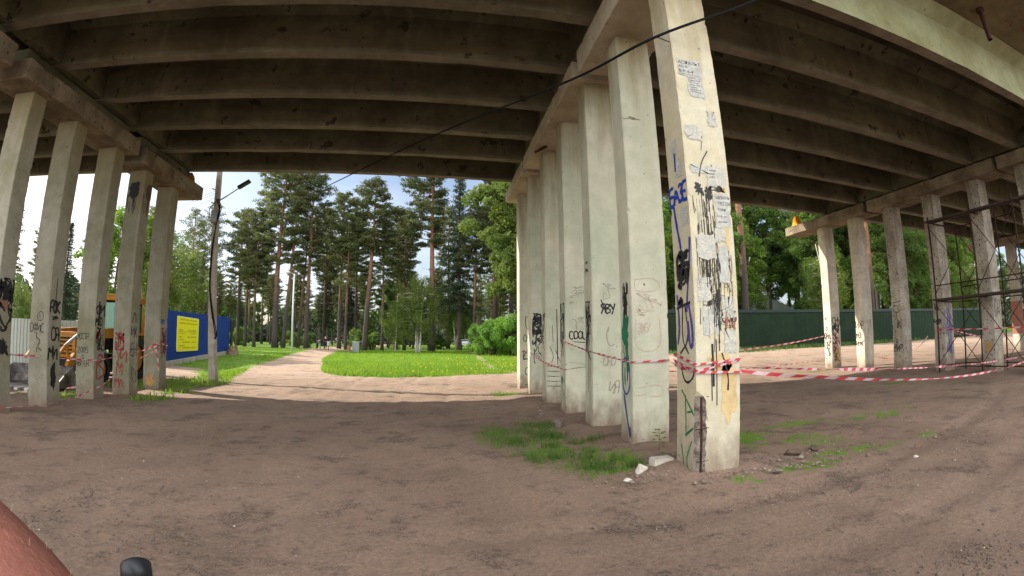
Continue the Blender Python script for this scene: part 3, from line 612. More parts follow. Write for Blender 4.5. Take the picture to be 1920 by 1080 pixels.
# stroke lettering on a 4x6 grid
GL = {'\u0410': [[(0,0),(2,6),(4,0)],[(1,2.2),(3,2.2)]], 'Б': [[(3.6,6),(0,6),(0,0),(3,0),(3.8,1.6),(3,3.2),(0,3.3)]], 'В': [[(0,0),(0,6),(2.8,5.8),(3.2,4.4),(0,3.2),(3.6,2.6),(3.6,.6),(0,0)]],
 'Г': [[(0,0),(0,6),(3.4,6)]], 'Д': [[(0,-1),(0,0),(4,0),(4,-1)],[(.6,0),(2,6),(3.4,0)]], 'Е': [[(3.4,6),(0,6),(0,0),(3.4,0)],[(0,3),(2.8,3)]], 'З': [[(.2,5.2),(2,6),(3.4,5),(1.4,3.2),(3.6,2),(2.6,.2),(0,.6)]],
 'И': [[(0,6),(0,0),(3.6,6),(3.6,0)]], 'К': [[(0,0),(0,6)],[(3.4,6),(0,2.8),(3.6,0)]], 'Л': [[(0,0),(1.8,6),(3.6,0)]], 'М': [[(0,0),(.3,6),(2,2),(3.7,6),(4,0)]], 'Н': [[(0,0),(0,6)],[(3.4,0),(3.4,6)],[(0,3),(3.4,3)]],
 'О': [[(2,6),(.3,5),(0,3),(.5,.8),(2,0),(3.5,1),(4,3),(3.5,5.2),(2,6)]], 'Р': [[(0,0),(0,6),(3,5.8),(3.5,4.2),(2.6,2.8),(0,2.7)]], 'С': [[(3.6,5.2),(2,6),(.3,4.8),(0,3),(.5,.9),(2,0),(3.7,.8)]],
 'Т': [[(0,6),(4,6)],[(2,6),(2,0)]], 'У': [[(0,6),(1.9,2.8)],[(3.8,6),(1.4,0),(.2,-.4)]], 'Ф': [[(2,6.4),(2,-.6)],[(2,5),(.2,4.4),(0,3),(.8,1.7),(2,1.5),(3.4,1.9),(4,3.2),(3.4,4.6),(2,5)]], 'Э': [[(0,5.4),(2,6),(3.7,4.6),(3.8,1.6),(2,0),(.1,.7)],[(1.4,3),(3.8,3)]],
 'Я': [[(3.5,0),(3.5,6),(.8,5.8),(.2,4.2),(1,3),(3.5,2.8)],[(1.6,2.8),(0,0)]], '2': [[(.2,4.8),(1.8,6),(3.5,4.6),(2.4,2.6),(0,0),(3.8,.1)]], '0': [[(2,6),(.4,4.6),(.3,1.6),(2,0),(3.6,1.4),(3.6,4.5),(2,6)]], '5': [[(3.4,6),(.4,6),(.2,3.4),(2.4,3.6),(3.6,2),(2.4,.1),(0,.5)]],
 '1': [[(.6,4.4),(2.2,6),(2.2,0)]], 'L': [[(0,6),(0,0),(3.4,0)]], '.': [[(0,0),(.4,.3)]], 'X': [[(0,0),(3.6,6)],[(0,6),(3.6,0)]], 'U': [[(0,6),(.2,1.2),(1.8,0),(3.4,1.2),(3.6,6)]], '?': [[(.2,5),(2,6),(3.5,4.6),(2,2.8),(2,1.6)]], '9': [[(3.4,3.6),(1,3),(.2,4.6),(1.8,6),(3.4,5),(3.4,2),(1,-.2)]]}
def smooth_pts(p, it=2):
    for _ in range(it):
        if len(p) < 3: return p
        q = [p[0]]
        for a, b in zip(p[:-1], p[1:]): q += [(a[0]*.75+b[0]*.25, a[1]*.75+b[1]*.25), (a[0]*.25+b[0]*.75, a[1]*.25+b[1]*.75)]
        q.append(p[-1]); p = q
    return p
def ribbon2d(pts, wd):
    """polyline with width -> verts2d, quads"""
    V = []; n = len(pts)
    for i, p in enumerate(pts):
        a = pts[max(i-1, 0)]; b = pts[min(i+1, n-1)]; dx, dy = b[0]-a[0], b[1]-a[1]; l_ = math.hypot(dx, dy) or 1
        w_ = wd[i] if hasattr(wd, '__len__') else wd*(.9+.6*random.random())/2
        V += [(p[0]-dy/l_*w_, p[1]+dx/l_*w_), (p[0]+dy/l_*w_, p[1]-dx/l_*w_)]
    return V, [(2*i, 2*i+1, 2*i+3, 2*i+2) for i in range(n-1)]
class Paint:
    def __init__(s, pil, face): s.p = pil; s.f = face; s.mb = MB(); s.layer = 0
    def stroke(s, pts, wd, it=2, jit=0):
        pts = smooth_pts([(a+random.gauss(0, jit), b+random.gauss(0, jit)) for a, b in pts], it)
        W_ = s.p.fw(s.f); pts = [(min(max(a, .012), W_-.012), b) for a, b in pts]
        V, F_ = ribbon2d(pts, wd); s.layer += 1; e = (s.layer % 12)*.00025
        out_ = []
        for (u, z) in V:
            u = min(max(u, .004), W_-.004); x, y, zz = s.p.loc(s.f, u, z)
            if s.f == 'F': y -= e
            elif s.f == 'L': x -= e
            else: x += e
            out_.append((x, y, zz))
        s.mb.add(out_, F_)
    def text(s, t, u, z, size, wd, slant=.15, adv=.78, jit=.05):
        k = size/6
        for ch in t:
            if ch == ' ': u += size*.4; continue
            for st in GL.get(ch, [[(0, 0), (3, 6)]]):
                s.stroke([(u+(a+b*slant)*k*.8, z+b*k) for a, b in st], wd, 2, jit*k*3)
            u += size*adv*.72
    def scribble(s, u0, u1, z0, z1, n, wd, seed=0):
        rs = random.Random(seed)
        for _ in range(n):
            u = rs.uniform(u0, u1); z = rs.uniform(z0, z1); pts = []
            for _ in range(rs.randint(4, 8)):
                pts.append((u, z)); u = min(max(u+rs.gauss(0, (u1-u0)*.35), u0), u1); z = min(max(z+rs.gauss(0, (z1-z0)*.22), z0), z1)
            s.stroke(pts, wd*rs.uniform(.6, 1.4), 3)
    def drips(s, u0, u1, z0, z1, n, wd, seed=0):
        rs = random.Random(seed)
        for _ in range(n):
            u = rs.uniform(u0, u1); a = rs.uniform(z0+(z1-z0)*.3, z1); ln = (z1-z0)*rs.uniform(.1, .5)
            s.stroke([(u, a), (u+rs.gauss(0, .006), a-ln*.5), (u+rs.gauss(0, .008), a-ln)], wd*rs.uniform(.4, 1.6), 1)
    def fill(s, poly):
        """rough filled patch"""
        W_ = s.p.fw(s.f); V = []; s.layer += 1
        for u, z in poly:
            x, y, zz = s.p.loc(s.f, min(max(u, .006), W_-.006), z); V.append((x, y, zz))
        c = tuple(sum(v[i] for v in V)/len(V) for i in range(3)); V.append(c); n = len(poly)
        s.mb.add(V, [(i, (i+1) % n, n) for i in range(n)])
    def blotch(s, u, z, ru, rz, seed, n=26, rough=.5):
        rs = random.Random(seed)
        n = 44; o_ = rs.random()*90
        s.fill([(u+ru*math.cos(t)*q_r, z+rz*math.sin(t)*q_r) for t in np.linspace(0, 2*math.pi, n, endpoint=False) for q_r in [1-rough*.35+rough*1.1*mnoise.noise((math.cos(t)*1.6+o_, math.sin(t)*1.6, 0))+rough*.25*rs.uniform(-1, 1)]])
    def done(s, name, m, label=None):
        if not s.mb.F: return
        o = s.mb.build(name, m, s.p.o)
        if label: o['label'] = label
        return o
def font_mesh(t, size):
    cu = bpy.data.curves.new('t', 'FONT'); cu.body = t; cu.size = size; cu.resolution_u = 2; cu.align_x = 'LEFT'
    ob = bpy.data.objects.new('t', cu); col.objects.link(ob); dg = bpy.context.evaluated_depsgraph_get(); dg.update()
    ev = ob.evaluated_get(dg); me = ev.to_mesh(); V = [v.co.copy() for v in me.vertices]; Fs = [tuple(p.vertices) for p in me.polygons]; ev.to_mesh_clear()
    bpy.data.objects.remove(ob); bpy.data.curves.remove(cu); return V, Fs
def paper(pil, face, u0, u1, z0, z1, m=None, seed=0, rag=.012, off=.0):
    """sheet of paper glued on a pillar face, ragged outline"""
    rs = random.Random(seed); P = []
    for a, b, n in (((u0, z0), (u1, z0), 7), ((u1, z0), (u1, z1), 7), ((u1, z1), (u0, z1), 7), ((u0, z1), (u0, z0), 7)):
        for i in range(n): P.append((a[0]+(b[0]-a[0])*i/n+rs.gauss(0, rag*.55), a[1]+(b[1]-a[1])*i/n+rs.gauss(0, rag*.55)))
    pn = Paint(pil, face); pn.fill(P); V = []
    for x, y, z in pn.mb.V:
        if face == 'F': y -= .001+off
        elif face == 'L': x -= .001+off
        V.append((x, y, z))
    pn.mb.V = V; return pn.done('poster', m or M['paper'])
def printed(poster, pil, face, lines):
    """lines: (text, u, z, size)"""
    mb = MB()
    for t, u, z, sz in lines:
        V, Fs = font_mesh(t, sz); out_ = []
        for v in V:
            x, y, zz = pil.loc(face, u+v.x, z+v.y)
            if face == 'F': y -= .004
            else: x -= .004
            out_.append((x, y, zz))
        mb.add(out_, Fs)
    o = mb.build('printed_text', M['ink'], poster)

# middle row
YC = [4.42, 6.08, 7.76, 9.48, 11.23, 13.07, 14.83]
lab = ['nearest cream pillar, plastered with torn flyers and black drips, its corner broken to the rebar',
       'second pillar of the middle row, with a green smear down its narrow side',
       'third pillar of the middle row, with a black tag near its right edge',
       'fourth pillar of the middle row, with a short black tag and a loop of tape',
       'fifth pillar of the middle row, with tall thin black strokes',
       'sixth pillar of the middle row, with a dense black scrawl',
       'farthest pillar of the middle row, standing in the sunlight']
C = [Pillar(2.66, y, 6.24 if i < 2 else 6.34, M['pil_1'] if i == 0 else M['pil_c'], lab[i], 10+i, spall=(i == 0)) for i, y in enumerate(YC)]
YL = [7.62, 9.11, 10.76, 12.31, 13.89]
lab = ['nearest grey pillar of the left row, cut by the frame edge', 'grey left-row pillar with a round-headed black tag and dark scrawls', 'grey left-row pillar with black Cyrillic letters and the year 2005',
       'grey left-row pillar with dark red scrawls and a sooty top', 'farthest left-row pillar with red tape knotted round it']
Lp = [Pillar(-8.42-WX, y, 6.2 if i < 3 else 6.12, M['pil_l'], lab[i], 30+i, zbase=gz(-8.4, y)-.06) for i, y in enumerate(YL)]
YR = [15.14, 13.38, 11.58, 9.82, 8.02, 6.3, 4.7]
lab = ['farthest right-row pillar, its side burning white in the sun', 'second farthest right-row pillar with zigzag black letters', 'speckled right-row pillar with a black flower-like doodle',
       'right-row pillar just behind the scaffold corner with dark blue scrawls', 'pale right-row pillar standing inside the scaffolding', 'right-row pillar at the right frame edge', 'right-row pillar nearest the camera']
Rp = [Pillar(15.83, y, 6.06 if i < 2 else 6.04, M['pil_r_sunlit'] if i < 2 else M['pil_r'], lab[i], 50+i) for i, y in enumerate(YR[:6])]
for k_, (x, y) in enumerate(((29.04, 13.2), (29.04, 11.3), (29.04, 15.0))):
    p = Pillar(x, y, 5.85, M['pil_r'], ['distant pillar beyond the scaffolding with a brick-red lower half', 'distant grey pillar beyond the scaffolding nearest the frame edge', 'distant grey pillar behind the brick-red one'][k_], 70+k_)
    if k_ == 0:
        for f_ in 'LF': q_ = Paint(p, f_); q_.fill([(0, .9), (.6, .9), (.6, 2.6), (0, 2.65)]); q_.done('wash', M['paint_brick'])

# --- marks on the middle row
p = C[0]
q_ = Paint(p, 'L'); q_.text('БАЗЕ', .02, 3.02, .21, .034, 0, .66); q_.stroke([(.2, 3.4), (.21, 3.62)], .03); q_.stroke([(.1, 3.0), (.13, 2.8), (.2, 2.5)], .03); q_.done('graffiti', M['paint_b'], 'blue sprayed word')
q_ = Paint(p, 'L'); q_.stroke([(.4, 2.6), (.36, 2.3), (.3, 2.05), (.26, 1.8)], .03); q_.stroke([(.06, 2.0), (.1, 1.65), (.05, 1.45)], .03); q_.stroke([(.3, 1.9), (.38, 1.6), (.36, 1.4), (.3, 1.45), (.28, 1.7)], .035); q_.done('graffiti', M['paint_v'], 'violet strokes')
q_ = Paint(p, 'L'); q_.blotch(.2, 2.42, .08, .09, 3); q_.scribble(.1, .34, 1.9, 2.45, 9, .04, 5); q_.stroke([(.05, 1.85), (.35, 1.9)], .025); q_.stroke([(.18, 1.9), (.14, 1.5), (.28, 1.35)], .02); q_.stroke([(.22, 1.9), (.3, 1.5), (.1, 1.35)], .02)
q_.stroke([(.1, 1.22), (.2, 1.02), (.36, 1.08), (.4, 1.2)], .02); q_.done('graffiti', M['paint_k'], 'black figure-like scrawl')
q_ = Paint(p, 'L'); q_.stroke([(.12, .95), (.3, .78), (.38, .7)], .018); q_.stroke([(.2, .9), (.22, .45)], .018); q_.stroke([(.24, .72), (.36, .74)], .018); q_.stroke([(.2, .46), (.36, .56)], .018); q_.stroke([(.12, .35), (.2, .08)], .014); q_.stroke([(.34, .42), (.22, .2), (.3, .05)], .014); q_.done('graffiti', M['paint_gr'], 'thin green lines')
for (u0, u1, z0, z1, sd, mm) in ((.04, .36, 4.55, 4.78, 1, 'paper'), (.16, .36, 4.28, 4.56, 2, 'paper'), (.05, .26, 3.72, 3.9, 3, 'paper2'), (.36, .47, 3.92, 4.12, 4, 'paper2'), (.34, .52, 2.72, 3.10, 5, 'paper'), (.26, .5, 3.18, 3.42, 6, 'paper2'), (.06, .3, 3.32, 3.42, 7, 'paper2'),
                                 (.06, .3, 2.35, 2.62, 8, 'paper2'), (.34, .46, 2.1, 2.5, 9, 'paper'), (.1, .3, 1.55, 1.85, 10, 'paper2'), (.34, .5, 1.72, 1.95, 11, 'paper2'), (.05, .2, 1.9, 2.15, 12, 'paper2'), (.36, .5, 1.35, 1.6, 13, 'paper2'), (.3, .44, 2.55, 2.7, 14, 'paper2')):
    ps = paper(p, 'F', u0, u1, z0, z1, M[mm], sd, .014 if mm == 'paper' else .02, (sd % 5)*.0006)
    if sd == 1:
        ps['label'] = 'torn flyer with large black Cyrillic letters and a phone number'
        printed(ps, p, 'F', [('АСФАЛЬТ', .05, 4.71, .062), ('АС. К', .05, 4.655, .05), ('8-916-4', .05, 4.59, .062), ('асфальт · крошка · очистка', .05, 4.562, .022)])
    if sd == 2: printed(ps, p, 'F', [(t_, .17, 4.52-.031*i_, .022) for i_, t_ in enumerate(['8-920 152', 'продам песок', 'торф гравий', 'щебень навоз', 'чернозем', 'вывоз мусора', '8-915 720 43 22'])])
    if sd == 5: printed(ps, p, 'F', [('ЩЕБЕНЬ', .35, 3.04, .045), ('ПЕСОК', .37, 2.97, .05), ('ТОРФ', .36, 2.9, .04), ('8 910 · 44', .35, 2.83, .03), ('доставка', .36, 2.77, .026)])
    if sd == 6: printed(ps, p, 'F', [(t_, .3, 3.36-.04*i_, .026) for i_, t_ in enumerate(['ремонт', 'дорог', '8-903'])])
for (u0, u1, z0, z1, sd) in ((.14, .28, 3.6, 3.78, 21), (.2, .36, 3.32, 3.5, 22), (.24, .4, 2.75, 2.95, 23)):
    paper(p, 'L', u0, u1, z0, z1, M['paper2'], sd, .014)
q_ = Paint(p, 'F'); q_.blotch(.14, 3.14, .07, .1, 4, 30, .7); q_.blotch(.26, 3.1, .06, .12, 6, 30, .8); q_.blotch(.42, 3.15, .13, .035, 7, 30, .8); q_.blotch(.3, 3.2, .04, .09, 8, 22, .9)
q_.drips(.05, .34, 2.3, 3.15, 44, .006, 3); q_.drips(.16, .32, 1.5, 2.7, 48, .007, 4); q_.drips(.06, .5, 1.5, 2.5, 40, .004, 5); q_.scribble(.08, .48, 1.6, 2.4, 12, .004, 6); q_.blotch(.36, 2.28, .05, .05, 9, 24, .9); q_.blotch(.13, 1.85, .03, .03, 10, 16, .8)
q_.stroke([(.2, 1.45), (.21, 1.0)], .018); q_.stroke([(.25, 1.5), (.25, .8)], .01); q_.stroke([(.32, 1.35), (.4, 1.1), (.39, .95)], .016); q_.stroke([(.18, 1.3), (.19, .85)], .008); q_.stroke([(.3, 3.6), (.2, 3.45), (.16, 3.28)], .01); q_.text('БОБ', .34, 1.68, .11, .012, 0)
q_.stroke([(.26, 3.82), (.22, 3.6)], .006); q_.done('bitumen_drips', M['bitumen'], 'black drips and smears')
q_ = Paint(p, 'F'); q_.blotch(.44, 1.75, .04, .16, 12, 24, .8); q_.drips(.38, .5, 1.4, 1.9, 9, .012, 8); q_.done('stain', M['paint_brick'], 'rusty stain')
for u_, z_, ru_, rz_, sd_ in ((.4, .95, .12, .35, 31), (.3, 1.25, .16, .12, 32), (.46, 2.9, .05, .5, 33)): q_ = Paint(p, 'F'); q_.blotch(u_, z_, ru_, rz_, sd_, 44, .28); q_.done('stain', M['ochre_stain'], 'ochre damp stain')
rb = MB(); a_, b_ = -WX/2+.06, -WY/2+.035
a_ += .01; b_ -= .012
rb.tube([(a_, b_, -.1), (a_+.004, b_-.004, .45), (a_, b_, .9)], .013, 8)
for z in (.88, .55, .2): rb.tube([(a_-.05, b_+.03, z), (a_, b_-.014, z+.005), (a_+.08, b_-.022, z+.02)], .005, 6)
rb.build('rebar', M['rust'], p.o)
p = C[1]
q_ = Paint(p, 'L'); q_.blotch(.2, 1.62, .13, .33, 2, 34, .45); q_.drips(.1, .32, .95, 1.5, 14, .02, 3); q_.done('graffiti', M['paint_gr'], 'bright green smear')
q_ = Paint(p, 'L'); q_.blotch(.2, 2.0, .1, .2, 5, 34, .5); q_.drips(.12, .3, 1.9, 2.35, 14, .02, 6); q_.done('graffiti', M['paint_k'], 'black smear above the green one')
q_ = Paint(p, 'L'); q_.stroke([(.08, 1.25), (.07, .85), (.2, .72), (.34, .85), (.32, 1.2), (.18, 1.28), (.08, 1.2)], .03); q_.stroke([(.12, .75), (.22, .45), (.36, .12), (.33, .3)], .04); q_.done('graffiti', M['paint_v'], 'violet loop with a tail')
q_ = Paint(p, 'F'); q_.stroke([(.06, 2.35), (.4, 2.38), (.46, 2.2), (.04, 2.16), (.06, 2.35)], .008); q_.scribble(.08, .45, 1.85, 2.15, 7, .006, 4); q_.text('ЗУБЫ', .08, 1.62, .12, .01, 0, .6); q_.stroke([(.06, 1.8), (.03, 1.35), (.45, 1.36), (.42, 1.8)], .008); q_.done('graffiti', M['paint_p'], 'faint outline of a face')
q_ = Paint(p, 'F'); q_.stroke([(.05, .85), (.2, .87)], .01); q_.stroke([(.05, .75), (.2, .76)], .01); q_.stroke([(.25, .88), (.45, .88), (.46, .72), (.26, .73)], .01); q_.done('graffiti', M['paint_p'])
q_ = Paint(p, 'F'); q_.blotch(.2, 2.28, .018, .022, 3, 12); q_.blotch(.12, 1.92, .014, .02, 4, 12); q_.blotch(.13, 4.8, .012, .012, 5, 12); q_.scribble(.02, .3, 4.72, 4.82, 2, .008, 9); q_.done('chips', M['spall'])
p = C[2]
q_ = Paint(p, 'F'); q_.text('ЯВУ', .17, 1.98, .17, .022, -.1, .7); q_.stroke([(.16, 2.22), (.26, 1.98)], .02); q_.done('graffiti', M['paint_k'], 'black tag')
q_ = Paint(p, 'F'); q_.stroke([(.3, 1.75), (.24, 1.6), (.3, 1.4), (.4, 1.45)], .014); q_.text('ОЯО', .18, 1.08, .16, .012, .2, .6); q_.scribble(.2, .48, 2.2, 2.5, 4, .006, 4); q_.text('ИЯ', .28, .6, .22, .012, .2, .5); q_.text('РИ', .38, .2, .2, .008, 0, .5); q_.done('graffiti', M['paint_g'], 'faded grey tags')
q_ = Paint(p, 'L'); q_.scribble(.08, .34, 1.2, 2.2, 10, .02, 7); q_.scribble(.1, .3, 2.7, 2.9, 3, .02, 8); q_.stroke([(.2, 1.6), (.2, .6)], .012); q_.stroke([(.3, 1.2), (.28, .5)], .012); q_.stroke([(.12, 1.9), (.3, 2.2), (.12, 2.2), (.3, 1.9)], .02); q_.done('graffiti', M['paint_k'])
p = C[3]
q_ = Paint(p, 'F'); q_.text('COOL'.replace('C', 'С').replace('O', 'О'), .08, 1.55, .17, .022, 0, .8); q_.stroke([(.16, 1.5), (.48, 1.48)], .014); q_.done('graffiti', M['paint_k'], 'black word COOL')
q_ = Paint(p, 'F'); q_.scribble(.1, .4, 2.3, 2.65, 5, .008, 5); q_.scribble(.1, .4, 1.75, 2.0, 4, .006, 6); q_.stroke([(.08, 1.08), (.3, 1.06), (.5, 1.0)], .006); q_.done('graffiti', M['paint_g'])
q_ = Paint(p, 'L'); q_.scribble(.06, .36, 1.2, 2.3, 14, .016, 11); q_.stroke([(.1, 1.7), (.3, 1.2)], .02); q_.done('graffiti', M['paint_k'])
q_ = Paint(p, 'L'); q_.scribble(.1, .34, .3, .9, 5, .014, 12); q_.done('graffiti', M['paint_gr'], 'thin blue-green lines')
p = C[4]
q_ = Paint(p, 'F'); q_.stroke([(.28, 2.3), (.29, 1.0), (.3, .95)], .018); q_.stroke([(.24, 1.3), (.38, .95)], .012); q_.stroke([(.1, 1.4), (.2, 1.15), (.14, 1.0)], .012); q_.stroke([(.44, 1.7), (.5, 1.45), (.4, 1.5)], .018); q_.stroke([(.17, 1.9), (.18, 1.5)], .01); q_.done('graffiti', M['paint_k'])
for z in (.92, .8, .68, .56, .44): q_ = Paint(p, 'F'); q_.stroke([(.03, z), (.3, z-.02), (.5, z+.01)], .012); q_.done('graffiti', M['paint_k'])
q_ = Paint(p, 'L'); q_.scribble(.06, .36, 1.3, 2.2, 9, .018, 13); q_.stroke([(.2, 1.2), (.3, .6)], .012); q_.done('graffiti', M['paint_k'])
p = C[5]
q_ = Paint(p, 'F'); q_.scribble(.06, .5, 1.35, 2.3, 22, .03, 14); q_.scribble(.1, .5, .9, 1.4, 4, .014, 15); q_.text('АЗК', .08, 1.9, .3, .024, 0, .5); q_.done('graffiti', M['paint_k'])
p = C[6]
q_ = Paint(p, 'F'); q_.stroke([(.2, 2.3), (.2, 1.9), (.42, 1.9), (.42, 2.3), (.2, 2.3)], .018); q_.text('88'.replace('8', '0'), .12, 1.5, .24, .02, 0, .8); q_.scribble(.12, .44, .95, 1.4, 6, .016, 16); q_.done('graffiti', M['paint_k'])
q_ = Paint(p, 'F'); q_.stroke([(.42, .75), (.2, .7), (.16, .5), (.4, .4), (.42, .2), (.16, .15)], .022); q_.done('graffiti', M['paint_gr'], 'dark green S shape')
bkt = MB(); bkt.tube([(2.42, 11.1, 6.25), (2.62, 10.9, 6.3), (2.68, 10.85, 6.33)], .03, 6); bkt.tube([(2.42, 10.6, 6.12), (2.6, 10.75, 6.28)], .025, 6); bkt.build('steel_hook', M['rust'], C[4].o).matrix_parent_inverse = Matrix.Translation(-C[4].o.location)
# --- marks on the left row (F = face to the camera, R = face to the road)
p = Lp[0]
q_ = Paint(p, 'R'); q_.blotch(.25, 2.35, .2, .2, 1, 30, .5); q_.scribble(.05, .4, 1.6, 2.6, 14, .03, 2); q_.blotch(.22, 1.3, .16, .2, 3, 30, .6); q_.done('graffiti', M['paint_k'])
q_ = Paint(p, 'R'); q_.blotch(.2, 2.1, .16, .12, 4, 30, .4); q_.done('graffiti', M['paint_brick'])
p = Lp[1]
q_ = Paint(p, 'F'); q_.stroke([(.3, 2.06), (.22, 1.97), (.26, 1.87), (.37, 1.87), (.42, 1.97), (.37, 2.06), (.3, 2.06)], .014); q_.text('X', .29, 1.93, .07, .01, 0); q_.text('ОФИС', .02, 1.62, .2, .016, .05, .75, .06); q_.stroke([(.24, 1.62), (.22, 1.5), (.36, 1.46), (.26, 1.3), (.4, 1.24)], .018); q_.stroke([(.26, 1.3), (.25, 1.2)], .014); q_.done('graffiti', M['paint_k'], 'black tag with a round head')
q_ = Paint(p, 'F'); q_.text('БАМ', .06, .9, .22, .014, 0, .75); q_.scribble(.1, .4, .4, .8, 3, .008, 5); q_.stroke([(.05, .82), (.45, .84)], .012); q_.done('graffiti', M['paint_g'], 'faded grey letters')
q_ = Paint(p, 'R'); q_.text('РОК', .04, 2.05, .26, .04, 0, .5); q_.blotch(.2, 1.95, .14, .07, 8, 30, .7); q_.stroke([(.2, 2.8), (.19, 2.3)], .02); q_.text('ОЯ', .1, 1.45, .3, .03, 0, .6); q_.text('МИ', .04, 1.05, .3, .035, 0, .6); q_.blotch(.2, .7, .1, .3, 9, 30, .4); q_.done('graffiti', M['paint_k'], 'dark stacked scrawls')
p = Lp[2]
q_ = Paint(p, 'F'); q_.text('УССТР.', .01, 1.5, .15, .013, .1, .72); q_.text('2005', .05, 1.17, .15, .013, 0, .8); q_.text('О', .2, 1.02, .11, .012, 0); q_.text('АВГЕН', .01, .85, .14, .013, 0, .82); q_.done('graffiti', M['paint_k'], 'black handwriting with the year 2005')
q_ = Paint(p, 'R'); q_.text('ФМ', .04, 2.05, .36, .04, 0, .5); q_.text('МЭО', .02, 1.85, .2, .035, 0, .55); q_.scribble(.08, .38, 1.25, 1.8, 8, .024, 3); q_.done('graffiti', M['paint_k'])
q_ = Paint(p, 'R'); q_.text('В', .12, .55, .6, .04, 0); q_.text('М', .08, 1.45, .3, .03, 0); q_.done('graffiti', M['paint_r'], 'dark red letter B')
p = Lp[3]
q_ = Paint(p, 'F'); q_.scribble(.08, .36, 1.25, 1.7, 12, .03, 4); q_.text('УИ', .1, .9, .4, .03, 0, .6); q_.text('М', .12, .55, .4, .03, .1); q_.text('МЛ', .08, .22, .3, .03, 0, .7); q_.done('graffiti', M['paint_r'], 'dark red scrawls')
q_ = Paint(p, 'R'); q_.text('Л', .1, 2.0, .36, .024, 0); q_.text('ИX', .06, 1.6, .3, .024, 0, .6); q_.text('ЕН', .06, 1.1, .34, .02, 0, .6); q_.stroke([(.1, .8), (.36, .6), (.3, .3), (.12, .5), (.14, .8)], .016); q_.done('graffiti', M['paint_k'])
for f_ in 'FR': q_ = Paint(p, f_); q_.blotch(.24 if f_ == 'F' else .3, 5.7, .2, .3, 6, 34, .4); q_.drips(.02, .4, 5.0, 5.9, 16, .02, 7); q_.done('soot_stain', M['paint_k'] if f_ == 'F' else M['soil'])
p = Lp[4]
q_ = Paint(p, 'F'); q_.text('1', .2, 1.7, .34, .02, 0); q_.text('ЗО', .1, 1.15, .18, .01, 0); q_.scribble(.08, .45, .8, 1.3, 3, .008, 8); q_.done('graffiti', M['paint_g'])
q_ = Paint(p, 'F'); q_.blotch(.22, .32, .18, .2, 9, 34, .5); q_.done('wash', M['paint_o'], 'ochre patch near the ground')
q_ = Paint(p, 'R'); q_.text('РОР', .02, 2.02, .14, .024, 0, .75); q_.done('graffiti', M['paint_b'], 'blue tag')
q_ = Paint(p, 'R'); q_.text('А', .1, 1.35, .4, .024, 0); q_.scribble(.08, .36, 1.1, 1.9, 5, .02, 9); q_.done('graffiti', M['paint_k'])
q_ = Paint(p, 'R'); q_.scribble(.08, .38, .7, 1.9, 8, .024, 10); q_.done('graffiti', M['paint_r'])
# --- marks on the right row (L = face to the road, F = face to the camera)
def rtag(i, f_, items, m='paint_k'):
    q_ = Paint(Rp[i], f_)
    for it in items:
        if it[0] == 't': q_.text(*it[1:])
        elif it[0] == 's': q_.stroke(*it[1:])
        else: q_.scribble(*it[1:])
    q_.done('graffiti', M[m])
rtag(0, 'L', [('t', 'АС', .08, 2.0, .14, .014), ('t', 'О', .12, 1.55, .16, .02), ('t', 'ОИЛ', .03, 1.2, .26, .022, 0, .6), ('t', 'ЗВ', .06, .8, .3, .022, 0, .6), ('c', .06, .36, .5, 1.3, 4, .016, 1)])
rtag(0, 'F', [('t', 'ЯФ', .06, 1.6, .5, .035, 0, .6), ('c', .08, .45, 1.0, 1.8, 12, .03, 2), ('c', .08, .45, .3, .9, 8, .02, 3)])
rtag(0, 'F', [('c', .08, .45, .6, 1.5, 6, .03, 4)], 'paint_r')
q_ = Paint(Rp[0], 'F'); q_.blotch(.3, .5, .2, .4, 5, 30, .4); q_.done('wash', M['paint_o'])
rtag(1, 'L', [('t', 'ИИР', .03, 1.55, .3, .022, 0, .6), ('t', 'МЗ', .03, 1.2, .22, .022, 0, .8), ('t', 'ИМАГ', .02, .9, .2, .022, 0, .7)])
rtag(1, 'F', [('c', .1, .45, 1.3, 1.9, 5, .014, 6)], 'paint_g')
rtag(2, 'L', [('s', [(.02, 2.42), (.4, 2.45)], .02), ('s', [(.1, 2.1), (.06, 2.25), (.2, 2.35), (.34, 2.2), (.3, 2.05), (.1, 2.1)], .02), ('s', [(.2, 2.1), (.24, 1.75), (.22, 1.5)], .02), ('s', [(.25, 1.8), (.4, 1.55)], .02), ('t', 'К', .25, 1.5, .3, .02), ('t', 'О', .14, .98, .14, .02), ('t', 'ВИР', .06, .68, .24, .026, 0, .65)])
rtag(2, 'F', [('c', .08, .4, 1.2, 1.8, 3, .01, 8)], 'paint_g')
rtag(3, 'L', [('s', [(.15, 2.3), (.15, 1.7), (.3, 1.7)], .025), ('t', 'Ш'.replace('Ш', 'И'), .08, 2.0, .26, .024, 0), ('t', 'ИМИ', .03, 1.55, .18, .026, 0, .7)])
rtag(3, 'F', [('t', 'ИУ', .06, 1.3, .7, .03, 0, .5), ('c', .06, .46, .6, 2.3, 9, .022, 9)], 'paint_v')
rtag(4, 'F', [('t', 'ГР', .1, 1.75, .4, .02, 0, .6), ('c', .1, .42, 1.5, 2.2, 4, .016, 10)])
q_ = Paint(Rp[4], 'L'); q_.blotch(.2, .75, .14, .2, 5, 30, .5); q_.done('wash', M['paint_o'])

